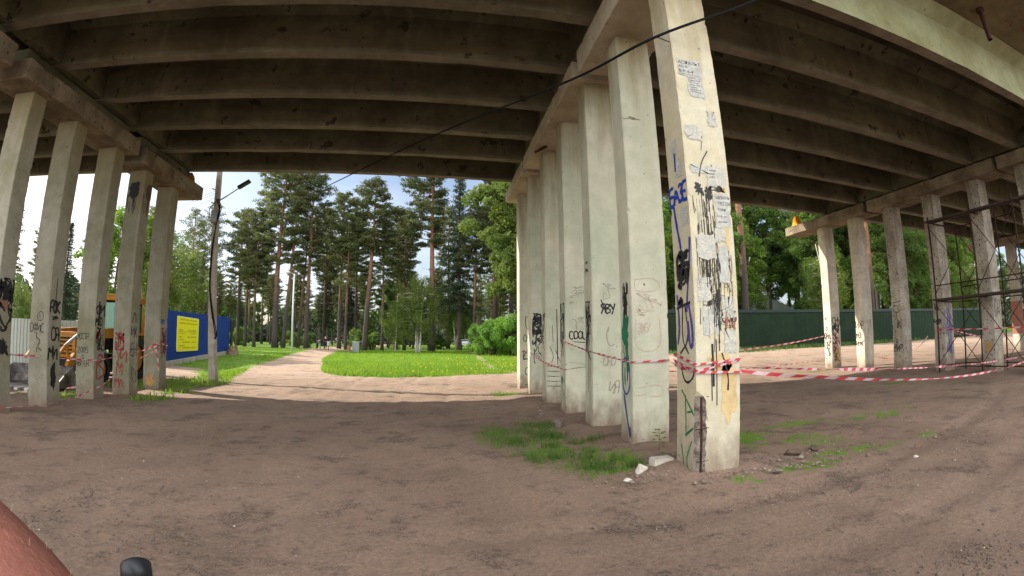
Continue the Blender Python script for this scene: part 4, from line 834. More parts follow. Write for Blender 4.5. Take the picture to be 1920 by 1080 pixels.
# ------------------------------------------------------------------ barrier tape
def tape(label, pts, width=.07, stripe=.11, twist=0, seed=0, sag=0, group='barrier tapes round the pillars', narrow=1):
    """pts: list of 3d points; spans between points sag"""
    rs = random.Random(seed); P = []
    for a, b in zip(pts[:-1], pts[1:]):
        a, b = Vector(a), Vector(b); d = (b-a).length; n = max(2, int(d/(stripe/2)))
        s_ = sag*(d/8)**1.5 if d > 1 else 0
        for i in range(n): t = i/n; P.append(a.lerp(b, t)-Vector((0, 0, 4*s_*t*(1-t))))
    P.append(Vector(pts[-1])); V = []; n = len(P); ph = rs.random()*6
    for i, p in enumerate(P):
        d = (P[min(i+1, n-1)]-P[max(i-1, 0)]).normalized(); side = d.cross(Vector((0, 0, 1)))
        side = side.normalized() if side.length > .1 else Vector((1, 0, 0)); up = side.cross(d).normalized()
        ang = twist*math.sin(i*.11+ph)+.5*twist*math.sin(i*.29+ph*2)
        wv = up*math.cos(ang)+side*math.sin(ang); wd = width*.74*(.45+.55*abs(math.cos(i*.05+ph)))*narrow
        V += [p+wv*wd/2+d*stripe*.22, p-wv*wd/2-d*stripe*.22]
    Fs = [(2*i, 2*i+1, 2*i+3, 2*i+2) for i in range(n-1)]; mi = [(i//2) % 2 for i in range(n-1)]
    o = link('barrier_tape', newmesh('barrier_tape', V, Fs, [M['tape_r'], M['tape_w']], mi)); return tag(o, label, 'barrier tape', group)
def wrap(pil, z, dz=.0, label='', turns=1, **kw):
    e = .012; x0, x1, y0, y1 = pil.x0-e, pil.x0+WX+e, pil.y0-e, pil.y0+WY+e; pts = []
    for t in range(turns):
        pts += [(x0, y1, z+dz*t), (x0, y0, z+dz*t-.02), (x1, y0, z+dz*t+.05), (x1, y1, z+dz*t+.05)]
    pts.append((x0, y1, z)); return tape(label, pts, **kw)
tape('upper tape from the nearest pillar to the right row', [(3.2, 4.42, 1.19), (15.75, 6.5, .72)], .06, .1, 1.2, 1, .07, narrow=1)
tape('boldly striped lower tape from the nearest pillar to the right', [(3.2, 4.40, 1.15), (4.5, 4.58, 1.0), (15.8, 6.3, .76)], .06, .22, .7, 2, .16)
tape('tape from the middle row to the farthest right-row pillar, in front of the green fence', [(3.2, 13.3, 1.2), (15.82, 15.35, 1.5)], .08, .2, .6, 3, .15)
tape('thin tape lying low beyond the shadow edge, right of the nearest pillar', [(3.2, 11.5, .85), (15.8, 15.3, .55)], .05, .2, .9, 4, .1)
tape('tape running away between the right-row pillars', [(15.85, 13.4, .75), (28, 18.6, 1.15)], .08, .2, .6, 5, .3)
tape('long tape strung along the middle row from the fourth pillar to the nearest one', [(2.65, 9.7, 1.52), (2.645, 7.9, 1.33), (2.64, 6.3, 1.22), (2.64, 6.07, 1.21), (3.2, 6.06, 1.22), (2.655, 4.8, 1.20), (2.645, 4.42, 1.17)], .055, .11, .8, 6, .03)
tape('tape between the fourth and sixth middle pillars', [(2.65, 13.2, 1.22), (2.645, 11.3, 1.0), (2.64, 9.55, .93), (2.64, 9.47, .93), (3.1, 9.465, .98)], .06, .14, .7, 7, .05)
tape('tape at the farthest middle pillar', [(2.65, 15.1, 1.25), (2.65, 14.83, 1.2), (3.1, 14.82, 1.2)], .06, .14, .4, 8, 0)
for k_, (z, dz, sd) in enumerate(((1.20, .0, 11), (1.26, -.03, 12), (1.17, .02, 13))):
    e = .014+.006*k_; x0, x1, y0, y1 = 2.66-e, 3.19+e, 4.42-e, 4.85+e
    tape(['lowest loop', 'topmost loop', 'middle loop'][k_]+' of tape wound round the nearest pillar', [(x0, y1, z+.06+.03*k_), (x0, y0+.02, z-.03+.01*k_), (x0+.02, y0, z-.03+.01*k_), (x1, y0, z+.07-.05*k_), (x1, y1, z+.05), (x0, y1, z+.06)], .042, .07, .6, sd, 0)
tape('faded tape on the scaffolding', [(15.25, 9.75, 1.5), (15.25, 6.0, 1.42)], .1, .2, .5, 14, .05)
tape('crumpled tape hanging at the far side of the scaffolding', [(17, 9.9, 1.3), (20, 12.5, 1.6), (24, 12.6, 1.0)], .1, .2, .8, 15, .1)
tape('sagging tape along the left row', [(-8.9, 7.6, 1.03), (-8.66, 9.1, .95), (-8.3, 10.76, .85), (-8.35, 12.3, 1.0), (-8.4, 13.85, 1.22)], .05, .16, .8, 16, .12)
tape('tape trailing near the ground by the left row', [(-8.2, 5.6, .2), (-7.9, 7.6, .08), (-7.9, 9.1, .05), (-8.0, 10.6, .3), (-8.35, 12.2, .75), (-8.4, 13.9, 1.15)], .035, .14, .9, 17, .25)
e = .015; x0, x1, y0, y1 = -8.95-e, -8.42+e, 13.89-e, 14.32+e
tape('loop of tape knotted round the farthest left-row pillar', [(x0, y1, 1.1), (x0, y0, 1.05), (-8.6, y0-.01, 1.25), (x1, y0, 1.3), (x1, y1, 1.2)], .07, .13, .4, 18, 0)
tape('red tape end hanging down from the farthest left-row pillar', [(-8.55, y0-.015, 1.25), (-8.45, y0-.05, .9), (-8.38, y0-.06, .5), (-8.36, y0-.05, .08)], .1, .13, .5, 19, 0)
tape('fallen tape on the ground behind the left row', [(-9.9, 11.5, .02), (-9.4, 11.8, .1), (-8.95, 11.7, .03)], .1, .12, .9, 20, 0)

# ------------------------------------------------------------------ scaffolding
sc = thing('scaffolding', 'dark steel scaffolding tower beside the right-row pillars', 'scaffolding', (15.3, 8, gz(15.3, 8)))
def sl(p): return (p[0]-15.3, p[1]-8, p[2]-gz(15.3, 8))
XS = (14.95+.35, 17.0); YS = (9.75, 8.2, 6.75, 5.3)
for x in XS:
    for y in YS:
        b = MB(); b.tube([sl((x, y, .05)), sl((x, y, 5.15 if x < 16 else 5.1))], .027, 8); b.box(tuple(np.array(sl((x, y, .05)))-np.array([.08, .08, .03])), tuple(np.array(sl((x, y, .05)))+np.array([.08, .08, 0]))); b.build('upright', M['dark_steel'], sc, smooth=False)
for x in XS:
    for z in (.35, 2.4, 2.9, 4.95):
        b = MB(); b.tube([sl((x, 9.75, z)), sl((x, 5.3, z))], .02, 6); b.build('ledger', M['dark_steel'], sc)
for y in YS:
    for z in (.35, 2.4, 4.95):
        b = MB(); b.tube([sl((XS[0], y, z)), sl((XS[1], y, z))], .02, 6); b.build('transom', M['dark_steel'], sc)
for x in XS:
    for (ya, yb) in zip(YS[:-1], YS[1:]):
        for (za, zb_) in ((.4, 2.3), (2.6, 4.8)):
            b = MB(); b.tube([sl((x-.03, ya, za)), sl((x-.03, yb, zb_))], .012, 6); b.build('brace', M['dark_steel'], sc)
            b = MB(); b.tube([sl((x-.055, ya, zb_)), sl((x-.055, yb, za))], .012, 6); b.build('brace', M['dark_steel'], sc)
for z in (2.43, 4.98):
    for k_, x in enumerate((15.34, 15.58)):
        b = MB(); b.box(sl((x-.02-.1*k_, 5.2, z+.001*k_)), sl((x+.22-.1*k_, 9.9, z+.06+.001*k_))); b.build('deck_board', M['plank'], sc)

# ------------------------------------------------------------------ cloth on caps, drain
def cloth(x, y, z, s, m, label, seed):
    rs = random.Random(seed); V = []; n = 14; k = 6
    for i in range(k):
        t = i/(k-1)
        for j in range(n):
            a = 2*math.pi*j/n; r = s*(.75-.45*t+.14*math.sin(3*a+seed)*(1-t)+.05*rs.random())
            V.append((r*math.cos(a)*1.5+.12*s*math.sin(seed+t*5), r*math.sin(a)*.8, s*(1.15+.35*math.sin(a*2+seed))*t+.02))
    V.append((0, 0, s*1.62)); V.append((0, 0, .02)); Fs = [(i*n+j, i*n+(j+1) % n, (i+1)*n+(j+1) % n, (i+1)*n+j) for i in range(k-1) for j in range(n)]+[((k-1)*n+j, (k-1)*n+(j+1) % n, k*n) for j in range(n)]+[((j+1) % n, j, k*n+1) for j in range(n)]
    tag(link('cloth_bundle', newmesh('cloth_bundle', V, Fs, m), loc=(x, y, z)), label, 'cloth')
cloth(15.86, 16.75, 6.42, .3, M['tarp'], 'yellow cloth bundle on the far cap beam of the right row', 1)
cloth(-8.42, 14.9, 6.55, .24, M['tarp_o'], 'orange-brown rag on the far cap beam of the left row', 4)

# ------------------------------------------------------------------ cable
def curve_pts(P, n=24):
    out_ = []; P = [Vector(p) for p in P]; P = [P[0]*2-P[1]]+P+[P[-1]*2-P[-2]]
    for i in range(1, len(P)-2):
        for k_ in range(n):
            t = k_/n; a, b, c_, d = P[i-1], P[i], P[i+1], P[i+2]
            out_.append(.5*((2*b)+(-a+c_)*t+(2*a-5*b+4*c_-d)*t*t+(-a+3*b-3*c_+d)*t**3))
    out_.append(P[-2]); return out_
b = MB(); b.tube(curve_pts([(6.2, 4.0, 7.6), (4.15, 4.25, 6.0), (2.42, 4.36, 4.98), (1.68, 6, 5.16), (-.3, 10, 5.96), (-5.36, 20, 7.84), (-14, 38, 11.8)], 16), .017, 6)
cb = b.build('overhead_cable', M['cable']); tag(cb, 'black cable slung diagonally across under the deck into the trees', 'cable')
b = MB(); b.tube([(2.63, 4.40, 4.98), (2.42, 4.35, 4.98)], .006, 6); b.build('tie', M['rust'], cb)

# ------------------------------------------------------------------ lamp pole
gx, gy = -8.27, 17.46
lp = thing('street_lamp', 'concrete lamp pole wrapped in black cables beside the blue fence', 'street lamp', (gx, gy, gz(gx, gy)-.05)); lp.rotation_euler = (0, -R(2.4), 0)
b = MB()
for (z0, z1, a, c_) in ((-.2, 9.3, .135, .075),): b.add([(-a, -a, z0), (a, -a, z0), (a, a, z0), (-a, a, z0), (-c_, -c_, z1), (c_, -c_, z1), (c_, c_, z1), (-c_, c_, z1)], [(0, 3, 2, 1), (4, 5, 6, 7), (0, 1, 5, 4), (1, 2, 6, 5), (2, 3, 7, 6), (3, 0, 4, 7)])
b.build('pole', M['pole'], lp)
b = MB(); b.tube([(.05, 0, 6.85), (.35, -.02, 7.0), (.9, -.05, 7.32)], .028, 8); b.build('arm', M['galv'], lp)
b = MB(); T = Matrix.Translation((1.1, -.06, 7.44)) @ Matrix.Rotation(-.5, 4, 'Y'); b.box((-.27, -.1, -.05), (.27, .1, .06), 0, .03, T); b.build('lamp_head', M['mach_dark'], lp)
b = MB(); b.box((-.13, -.2, 6.0), (.12, -.1, 6.45), 0, .02); b.build('junction_box', M['galv'], lp)
for k_, off in enumerate((0, .05, -.05)):
    b = MB(); b.tube(curve_pts([(.05+off, -.12, 6.9), (.22+off, -.16, 6.5), (.1, -.14, 6.0), (-.02+off*.4, -.14, 5.0), (-.06+off*.3, -.15, 3.6), (.06+off*.5, -.16, 2.6), (.22+off*.4, -.15, 1.9-.1*k_), (.16, -.14, 1.62)], 8), .016, 6); b.build('cable', M['cable'], lp)
b = MB(); b.tube(curve_pts([(0, -.12, 6.8), (-.2, -.2, 6.5), (-.16, -.2, 6.1), (.05, -.16, 5.9), (.22, -.18, 6.3), (.15, -.16, 6.75)], 8), .014, 6); b.build('cable_loop', M['cable'], lp)
b = MB(); b.box((-.1, -.135, 1.0), (.08, -.131, 1.25)); b.build('notice', M['paper'], lp)
for z_ in (6.75, 7.3): b = MB(); b.tube([(-.1, -.06, z_), (-.22, -.06, z_+.05)], .03, 8); b.build('insulator', M['white'], lp)
# thin wires going off to the left
b = MB()
for z, dx in ((7.0, .0), (7.3, .06), (7.2, .1)): b.tube([(dx-.1, 0, z), (-9, 5, z-1+dx*5), (-20, 11, z+.4)], .006, 4)
b.build('wires', M['cable'], lp)
gx, gy = -14.88, 49.8
l2 = thing('street_lamp', 'slim pale grey lamp pole on the far bend of the path', 'street lamp', (gx, gy, gz(gx, gy)-.1))
b = MB(); b.tube([(0, 0, -.1), (0, 0, 8.2)], [.11, .07], 10); b.build('pole', M['pole_grey'], l2, smooth=True)
b = MB(); b.tube([(0, 0, 8.1), (-.5, 0, 8.35)], .03, 6); b.box((-.9, -.08, 8.3), (-.45, .08, 8.38)); b.build('lamp_head', M['galv'], l2)

# ------------------------------------------------------------------ fences
def panel_fence(name, label, A, B, z0a, z0b, h, m, prof=.02, pitch=.2, extra=None, thick=.03):
    A, B = Vector(A), Vector(B); d = (B-A); Ln = d.length; d.normalize(); nrm = Vector((d.y, -d.x))
    o = thing(name, label, 'fence', (A.x, A.y, 0)); n = int(Ln/pitch); V = []; k_ = 0
    prof_pts = []
    for i in range(n):
        t0 = i*pitch
        for dt, off in ((0, 0), (.45, 0), (.55, 1), (.9, 1)): prof_pts.append((t0+dt*pitch, off*prof))
    prof_pts.append((Ln, 0))
    for (t, off) in prof_pts:
        p = d*t+nrm*off; z0 = z0a+(z0b-z0a)*t/Ln; V += [(p.x, p.y, z0), (p.x, p.y, z0+h), (p.x-nrm.x*thick, p.y-nrm.y*thick, z0), (p.x-nrm.x*thick, p.y-nrm.y*thick, z0+h)]
    Fs = []
    for i in range(len(prof_pts)-1):
        a = 4*i; Fs += [(a, a+4, a+5, a+1), (a+2, a+3, a+7, a+6), (a+1, a+5, a+7, a+3), (a, a+2, a+6, a+4)]
    Fs += [(0, 1, 3, 2)]
    link('sheet', newmesh('sheet', V, Fs, m), o); return o, d, nrm, Ln
A, B = (-14.9, 24.2), (-17.55, 40)
bf, d, nrm, Ln = panel_fence('blue_fence', 'bright blue sheet-metal site fence with a yellow sign', A, B, .02, .35, 2.9, M['blue'], .025, .25)
b = MB(); V = []
for (t, z) in ((-.1, gz(*A)), (Ln+.4, gz(*B)-.1)):
    for off, zz in ((.03+.16, -.3), (.19, .2), (-.2, .2), (-.2, -.3)):
        p = d*t+nrm*off; V.append((p.x, p.y, z+zz+(.18 if t > 1 else .03)))
b.add(V, [(0, 1, 2, 3), (7, 6, 5, 4), (0, 4, 5, 1), (1, 5, 6, 2), (2, 6, 7, 3), (3, 7, 4, 0)]); b.build('concrete_footing', M['pole'], bf)
def on_fence(t, z, off): p = d*t+nrm*off; return Vector((p.x, p.y, z))
def board(name, t0, t1, z0, z1, off, th_, m, parent, rad=.12):
    pts = []
    for cx, cz, a0 in ((t1-rad, z1-rad, 0), (t0+rad, z1-rad, 90), (t0+rad, z0+rad, 180), (t1-rad, z0+rad, 270)):
        for k_ in range(5): a = R(a0+22.5*k_); pts.append((cx+rad*math.cos(a), cz+rad*math.sin(a)))
    n = len(pts); V = [on_fence(t, z, off) for t, z in pts]+[on_fence(t, z, off+th_) for t, z in pts]
    mb = MB(); mb.add(V, [tuple(range(n)), tuple(range(2*n-1, n-1, -1))]+[(i, i+n, (i+1) % n+n, (i+1) % n) for i in range(n)]); return mb.build(name, m, parent)
SG0, SG1 = 3.0, 7.2
sgn = board('sign', SG0, SG1, .62, 2.72, .06, .03, M['sign_edge'], bf); sgn['label'] = 'yellow information sign'
fc = board('sign_face', SG0+.1, SG1-.1, .68, 2.66, .092, .004, M['yellow'], sgn, .1)
b = MB(); rs = random.Random(3)
rows = [(2.5, .09, [(.5, 3.7)]), (2.28, .09, [(.4, 1.6), (1.75, 3.9)]), (1.86, .09, [(.4, 1.0), (2.0, 2.4), (2.5, 3.7)]), (1.68, .06, [(.4, 1.5), (2.5, 3.6)]), (1.45, .09, [(.4, .8), (1.9, 3.7)]), (1.3, .08, [(.5, 1.2)]), (1.14, .08, [(1.0, 2.4), (2.8, 3.7)]), (.93, .08, [(.4, 1.4)]), (.8, .08, [(1.0, 2.4), (2.7, 3.6)])]
for z, h_, segs in rows:
    for a, c_ in segs:
        t = a
        while t < c_:
            wl = rs.uniform(.07, .12)
            for zz in (0, h_*.5): 
                if rs.random() < .8: b.add([on_fence(SG0+t, z+zz, .098), on_fence(SG0+t+wl*.8, z+zz, .098), on_fence(SG0+t+wl*.8, z+zz+h_*.3, .098), on_fence(SG0+t, z+zz+h_*.3, .098)], [(0, 1, 2, 3)])
            b.add([on_fence(SG0+t, z, .0985), on_fence(SG0+t+.025, z, .0985), on_fence(SG0+t+.025, z+h_, .0985), on_fence(SG0+t, z+h_, .0985)], [(0, 1, 2, 3)]); t += wl
b.add([on_fence(SG0+.25, 1.8, .098), on_fence(SG1-.25, 1.8, .098), on_fence(SG1-.25, 1.82, .098), on_fence(SG0+.25, 1.82, .098)], [(0, 1, 2, 3)])
b.build('sign_lines', M['sign_ink'], sgn)
b = MB(); b.tube([(-17.3, 39.9, .2), (-17.3, 39.9, 3.0)], .12, 8); o = b.build('end_post', M['black']); o.parent = bf; o.location = (14.9, -24.2, 0)
# grey site fence on the left
gf, d2, n2, L2_ = panel_fence('grey_fence', 'pale grey profiled-sheet fence with bare timber posts, left of the loader', (-30, 20.5), (-15.4, 19.6), -.15, -.15, 2.15, M['fgrey'], .03, .24)
for t in (8.0, 10.9, 14.2):
    b = MB(); p = d2*t-n2*.08; b.tube([(p.x, p.y, -.2), (p.x, p.y, 2.5 if t > 9 else 2.6)], .07, 8); b.build('post', M['wood'], gf)
# green fence on the right
gr, d3, n3, L3_ = panel_fence('green_fence', 'long dark green sheet-metal fence in front of the wood on the right', (12.5, 30), (60, 29.4), .45, .35, 2.95, M['fgreen'], .015, .5)
for (z0, z1, e_) in ((3.4, 3.62, .05),):
    b = MB(); p0, p1 = Vector((0, 0)), d3*L3_
    V = []
    for p_, zo in ((p0, 0), (p1, -.1)):
        for off, zz in ((e_+.02, z0), (e_+.02, z1), (-.1, z1), (-.1, z0)): q2 = p_+n3*off; V.append((q2.x, q2.y, zz+zo))
    b.add(V, [(0, 1, 2, 3), (7, 6, 5, 4), (0, 4, 5, 1), (1, 5, 6, 2), (2, 6, 7, 3), (3, 7, 4, 0)]); b.build('top_rail', M['fgreen_d'], gr)

# ------------------------------------------------------------------ house behind the green fence
hs = thing('white_house', 'white house with a pale metal roof, half hidden behind the trees on the right', 'house', (45, 57, .5), -.25); hs.scale = (.8, .8, .8)
b = MB(); b.box((-9, 0, 0), (9, 8, 5.2)); b.build('wall', M['house_w'], hs)
b = MB(); b.prism([(-9.8, 5.0), (9.8, 5.0), (9.2, 5.2), (0, 9.2), (-9.2, 5.2)], -.6, 8.6); b.build('roof', M['house_r'], hs)
for x in (-6.5, -2.5, 2.5, 6.5):
    for z in (1.0, 3.3):
        b = MB(); b.box((x-.6, -.06, z), (x+.6, .02, z+1.3)); wn = b.build('window', M['white'], hs); b = MB(); b.box((x-.5, -.075, z+.1), (x+.5, -.063, z+1.2)); b.build('pane', M['carglass'], wn)

# ------------------------------------------------------------------ backhoe loader
hd = R(-84)
bk = thing('backhoe_loader', 'orange-yellow backhoe loader with green-tinted cab, half hidden behind the left pillars', 'backhoe loader', (-12.15, 16.6, gz(-11.7, 16.7)-.03), hd); bk.scale = (1.08, 1.08, 1.08)
def part(name, m, fn, parent=bk, smooth=False): b = MB(); fn(b); return b.build(name, M[m], parent, smooth=smooth)
def wheel(name, x, y, r, w_):
    o = link(name, None, bk, (x, y, r)); t = MB(); prof = [(r*.55, -w_/2), (r*.92, -w_/2), (r, -w_*.35), (r, w_*.35), (r*.92, w_/2), (r*.55, w_/2)]; n = 28; V = []
    for i in range(n):
        a = 2*math.pi*i/n
        for k_, (rr_, yy) in enumerate(prof): q = rr_*(1+(.03 if i % 2 and k_ in (2, 3) else 0)); V.append((q*math.cos(a), yy, q*math.sin(a)))
    Fs = [(i*6+k_, i*6+k_+1, ((i+1) % n)*6+k_+1, ((i+1) % n)*6+k_) for i in range(n) for k_ in range(5)]; t.add(V, Fs)
    t.build('tyre', M['black'], o); t = MB(); t.tube([(0, -w_*.3, 0), (0, w_*.3, 0)], r*.56, 20); t.tube([(0, -w_*.42, 0), (0, w_*.42, 0)], r*.16, 10); t.build('rim', M['jcb'], o)
wheel('wheel', 0, .85, .75, .45); wheel('wheel', 0, -.85, .75, .45); wheel('wheel', 2.15, .8, .48, .32); wheel('wheel', 2.15, -.8, .48, .32)
part('chassis', 'mach_dark', lambda b: (b.box((-1.2, -.45, .45), (2.7, .45, .8), 0, .03), b.tube([(0, -.8, .75), (0, .8, .75)], .12, 8), b.tube([(2.15, -.8, .48), (2.15, .8, .48)], .09, 8)))
part('hood', 'jcb', lambda b: (b.box((1.15, -.42, .8), (2.85, .42, 1.55), 0, .08),))
part('grille', 'black', lambda b: [b.box((2.853, -.3, .9+.11*k_), (2.875, .3, .95+.11*k_)) for k_ in range(5)])
for s_ in (-1, 1): part('fender', 'jcb', lambda b: b.prism([(-.85, 1.3), (-.7, 1.6), (.7, 1.6), (.95, 1.25), (.95, 1.2), (.68, 1.53), (-.68, 1.53), (-.85, 1.25)], s_*.65, s_*1.05))
part('cab_frame', 'mach_dark', lambda b: [b.tube([(x, y, .8), (x+dx, y, 2.62)], .04, 6) for x, dx in ((-.75, .05), (.15, 0), (1.0, -.12)) for y in (-.7, .7)]+[b.box((-.8, -.74, .75), (1.1, .74, .85))])
part('cab_roof', 'jcb', lambda b: b.box((-.95, -.8, 2.62), (1.05, .8, 2.82), 0, .06))
part('cab_glass', 'glass_g', lambda b: (b.box((-.7, .69, 1.0), (.9, .71, 2.55)), b.box((-.7, -.71, 1.0), (.9, -.69, 2.55)), b.box((.9, -.65, 1.5), (.93, .65, 2.55)), b.box((-.72, -.65, 1.3), (-.70, .65, 2.55))))
part('seat', 'black', lambda b: (b.box((-.3, -.25, 1.0), (.25, .25, 1.3), 0, .05), b.box((-.4, -.25, 1.3), (-.25, .25, 1.95), 0, .05)))
part('exhaust', 'mach_dark', lambda b: b.tube([(1.5, .3, 1.5), (1.5, .3, 2.3), (1.42, .3, 2.4)], .04, 8))
for s_ in (-1, 1):
    part('loader_arm', 'jcb', lambda b: b.prism([(.9, 1.5), (1.1, 1.72), (2.4, 1.62), (3.5, .75), (3.75, .35), (3.6, .25), (3.3, .6), (2.3, 1.4), (1.1, 1.4)], s_*.62-.05, s_*.62+.05))
    part('loader_ram', 'silver', lambda b: (b.tube([(1.4, s_*.62, .95), (2.5, s_*.62, 1.25)], .05, 8), b.tube([(2.3, s_*.5, 1.75), (3.5, s_*.5, 1.15)], .04, 8)))
    part('bucket_link', 'jcb', lambda b: (b.tube([(3.4, s_*.5, 1.2), (3.95, s_*.5, .8)], .05, 6), b.tube([(3.4, s_*.5, 1.2), (3.3, s_*.5, .75)], .05, 6)))
part('bucket', 'bucket', lambda b: (b.prism([(3.7, .1), (3.62, .32), (3.8, .62), (3.9, .64), (3.72, .34), (3.85, .16), (4.75, .1), (4.75, .05)], -1.0, 1.0), b.prism([(3.7, .1), (3.65, .32), (3.85, .63), (4.1, .5), (4.75, .08)], -1.04, -1.0), b.prism([(3.7, .1), (3.65, .32), (3.85, .63), (4.1, .5), (4.75, .08)], 1.0, 1.04)))
for y in np.linspace(-1, 1, 7): part('bucket_tooth', 'silver', lambda b: b.box((4.7, y-.06, .03), (4.95, y+.06, .09)))
part('boom', 'jcb', lambda b: b.prism([(-1.35, .7), (-1.75, .8), (-1.95, 2.2), (-1.6, 3.35), (-1.35, 3.4), (-1.45, 2.2), (-1.2, 1.0)], -.14, .14))
part('dipper_arm', 'jcb', lambda b: b.prism([(-1.4, 3.45), (-1.7, 3.4), (-2.5, 1.5), (-2.4, 1.35), (-2.2, 1.5)], -.1, .1))
part('boom_ram', 'silver', lambda b: (b.tube([(-1.3, 0, 1.1), (-1.33, 0, 2.4)], .06, 8), b.tube([(-1.8, 0, 3.55), (-2.2, 0, 2.6)], .05, 8)))
part('digging_bucket', 'mach_dark', lambda b: b.prism([(-2.35, 1.4), (-2.1, 1.0), (-2.3, .55), (-2.75, .6), (-2.85, 1.1), (-2.6, 1.35)], -.3, .3))
for y in (-.75, .75): part('stabiliser', 'mach_dark', lambda b: (b.tube([(-1.2, y, 1.3), (-1.2, y, .15)], .09, 8), b.box((-1.45, y-.2, .02), (-.95, y+.2, .08))))
# letters down the boom side
for s_ in (-1, 1):
    b = MB(); V, Fs = font_mesh('JCB', .42); b.add([(-1.68-(v.y-.15)*.9, s_*.144, 1.35+v.x*1.1) for v in V], Fs); b.build('lettering', M['white'], bk)

# ------------------------------------------------------------------ car far down the wood
cr_ = thing('parked_car', 'small white hatchback parked far down the wood track', 'car', (6.5, 100, gz(6.5, 100)), R(80))
def cpart(name, m, fn, par=cr_): b = MB(); fn(b); return b.build(name, M[m], par)
cpart('body', 'white', lambda b: b.prism([(-2.0, .35), (-2.05, .8), (-1.9, 1.0), (-1.5, 1.1), (1.0, 1.02), (1.9, .85), (2.05, .6), (2.0, .35)], -.85, .85))
cpart('cabin', 'white', lambda b: b.add([(-1.7, -.8, 1.05), (1.1, -.8, 1.0), (1.1, .8, 1.0), (-1.7, .8, 1.05), (-1.35, -.62, 1.5), (.35, -.62, 1.5), (.35, .62, 1.5), (-1.35, .62, 1.5)], [(0, 3, 2, 1), (4, 5, 6, 7), (0, 1, 5, 4), (1, 2, 6, 5), (2, 3, 7, 6), (3, 0, 4, 7)]))
cpart('windscreen', 'carglass', lambda b: b.add([(1.08, -.7, 1.08), (1.08, .7, 1.08), (.42, .56, 1.47), (.42, -.56, 1.47)], [(0, 1, 2, 3)]))
cpart('rear_window', 'carglass', lambda b: b.add([(-1.66, -.68, 1.14), (-1.66, .68, 1.14), (-1.41, .56, 1.45), (-1.41, -.56, 1.45)], [(3, 2, 1, 0)]))
for s_ in (-1, 1):
    cpart('side_window', 'carglass', lambda b: b.add([(-1.4, s_*.79, 1.12), (.8, s_*.785, 1.1), (.25, s_*.66, 1.44), (-1.25, s_*.66, 1.44)], [(0, 1, 2, 3)]))
    cpart('tail_lamp', 'redlamp', lambda b: b.box((-2.07, s_*.7-.1, .75), (-1.98, s_*.7+.1, .95)))
    cpart('headlight', 'silver', lambda b: b.box((1.9, s_*.65-.12, .62), (2.05, s_*.65+.12, .78)))
    for x in (-1.3, 1.3): cpart('wheel', 'black', lambda b: b.tube([(x, s_*.68, .3), (x, s_*.88, .3)], .3, 16))

# ------------------------------------------------------------------ people (skin-modifier bodies)
def skin_mesh(joints, edges, radii, sub=1):
    me = bpy.data.meshes.new('b'); names = list(joints); me.from_pydata([joints[n] for n in names], [(names.index(a), names.index(b)) for a, b in edges], []); me.update()
    o = bpy.data.objects.new('b', me); col.objects.link(o); m_ = o.modifiers.new('s', 'SKIN')
    for i, n in enumerate(names): v = me.skin_vertices[0].data[i]; r = radii[n]; v.radius = (r, r) if not hasattr(r, '__len__') else r; v.use_root = (i == 0)
    s_ = o.modifiers.new('u', 'SUBSURF'); s_.levels = sub; s_.render_levels = sub
    dg = bpy.context.evaluated_depsgraph_get(); dg.update(); ev = o.evaluated_get(dg); t = ev.to_mesh(); V = [tuple(v.co) for v in t.vertices]; Fs = [tuple(p.vertices) for p in t.polygons]; ev.to_mesh_clear()
    bpy.data.objects.remove(o); return V, Fs
BE = [('pel', 'chest'), ('chest', 'neck'), ('neck', 'head'), ('head', 'crown'), ('chest', 'shL'), ('shL', 'elL'), ('elL', 'haL'), ('haL', 'fiL'), ('chest', 'shR'), ('shR', 'elR'), ('elR', 'haR'), ('haR', 'fiR'), ('pel', 'hiL'), ('hiL', 'knL'), ('knL', 'anL'), ('anL', 'toL'), ('pel', 'hiR'), ('hiR', 'knR'), ('knR', 'anR'), ('anR', 'toR')]
RD = dict(pel=.13, chest=.15, neck=.055, head=.095, crown=.08, shL=.06, elL=.042, haL=.03, fiL=.025, shR=.06, elR=.042, haR=.03, fiR=.025, hiL=.09, knL=.06, anL=.042, toL=.04, hiR=.09, knR=.06, anR=.042, toR=.04)
def person(loc, rz, J, label, top, legs):
    o = thing('person', label, 'person', loc, rz); V, Fs = skin_mesh(J, BE, RD); link('body', newmesh('body', V, Fs, M['skin_far'], smooth=True), o)
    up = [e_ for e_ in BE if all(n in ('pel', 'chest', 'shL', 'elL', 'haL', 'shR', 'elR', 'haR') for n in e_)]; ks = sorted({n for e_ in up for n in e_}, key=lambda n: (n != 'pel', n))
    V, Fs = skin_mesh({k: J[k] for k in ks}, up, {k: RD[k]*1.15+.008 for k in ks}); link('jacket', newmesh('jacket', V, Fs, M[top], smooth=True), o)
    lo = [e_ for e_ in BE if all(n in ('pel', 'hiL', 'knL', 'anL', 'hiR', 'knR', 'anR') for n in e_)]; ks = sorted({n for e_ in lo for n in e_}, key=lambda n: (n != 'pel', n))
    V, Fs = skin_mesh({k: J[k] for k in ks}, lo, {k: RD[k]*1.12+.006 for k in ks}); link('trousers', newmesh('trousers', V, Fs, M[legs], smooth=True), o)
    h = Vector(J['head']); c_ = Vector(J['crown']); b = MB(); b.tube([h+(c_-h)*.2+Vector((-.03, 0, 0)), c_+(c_-h)*.35], [.11, .075], 10); b.build('hair', M['hair_k'], o)
    return o
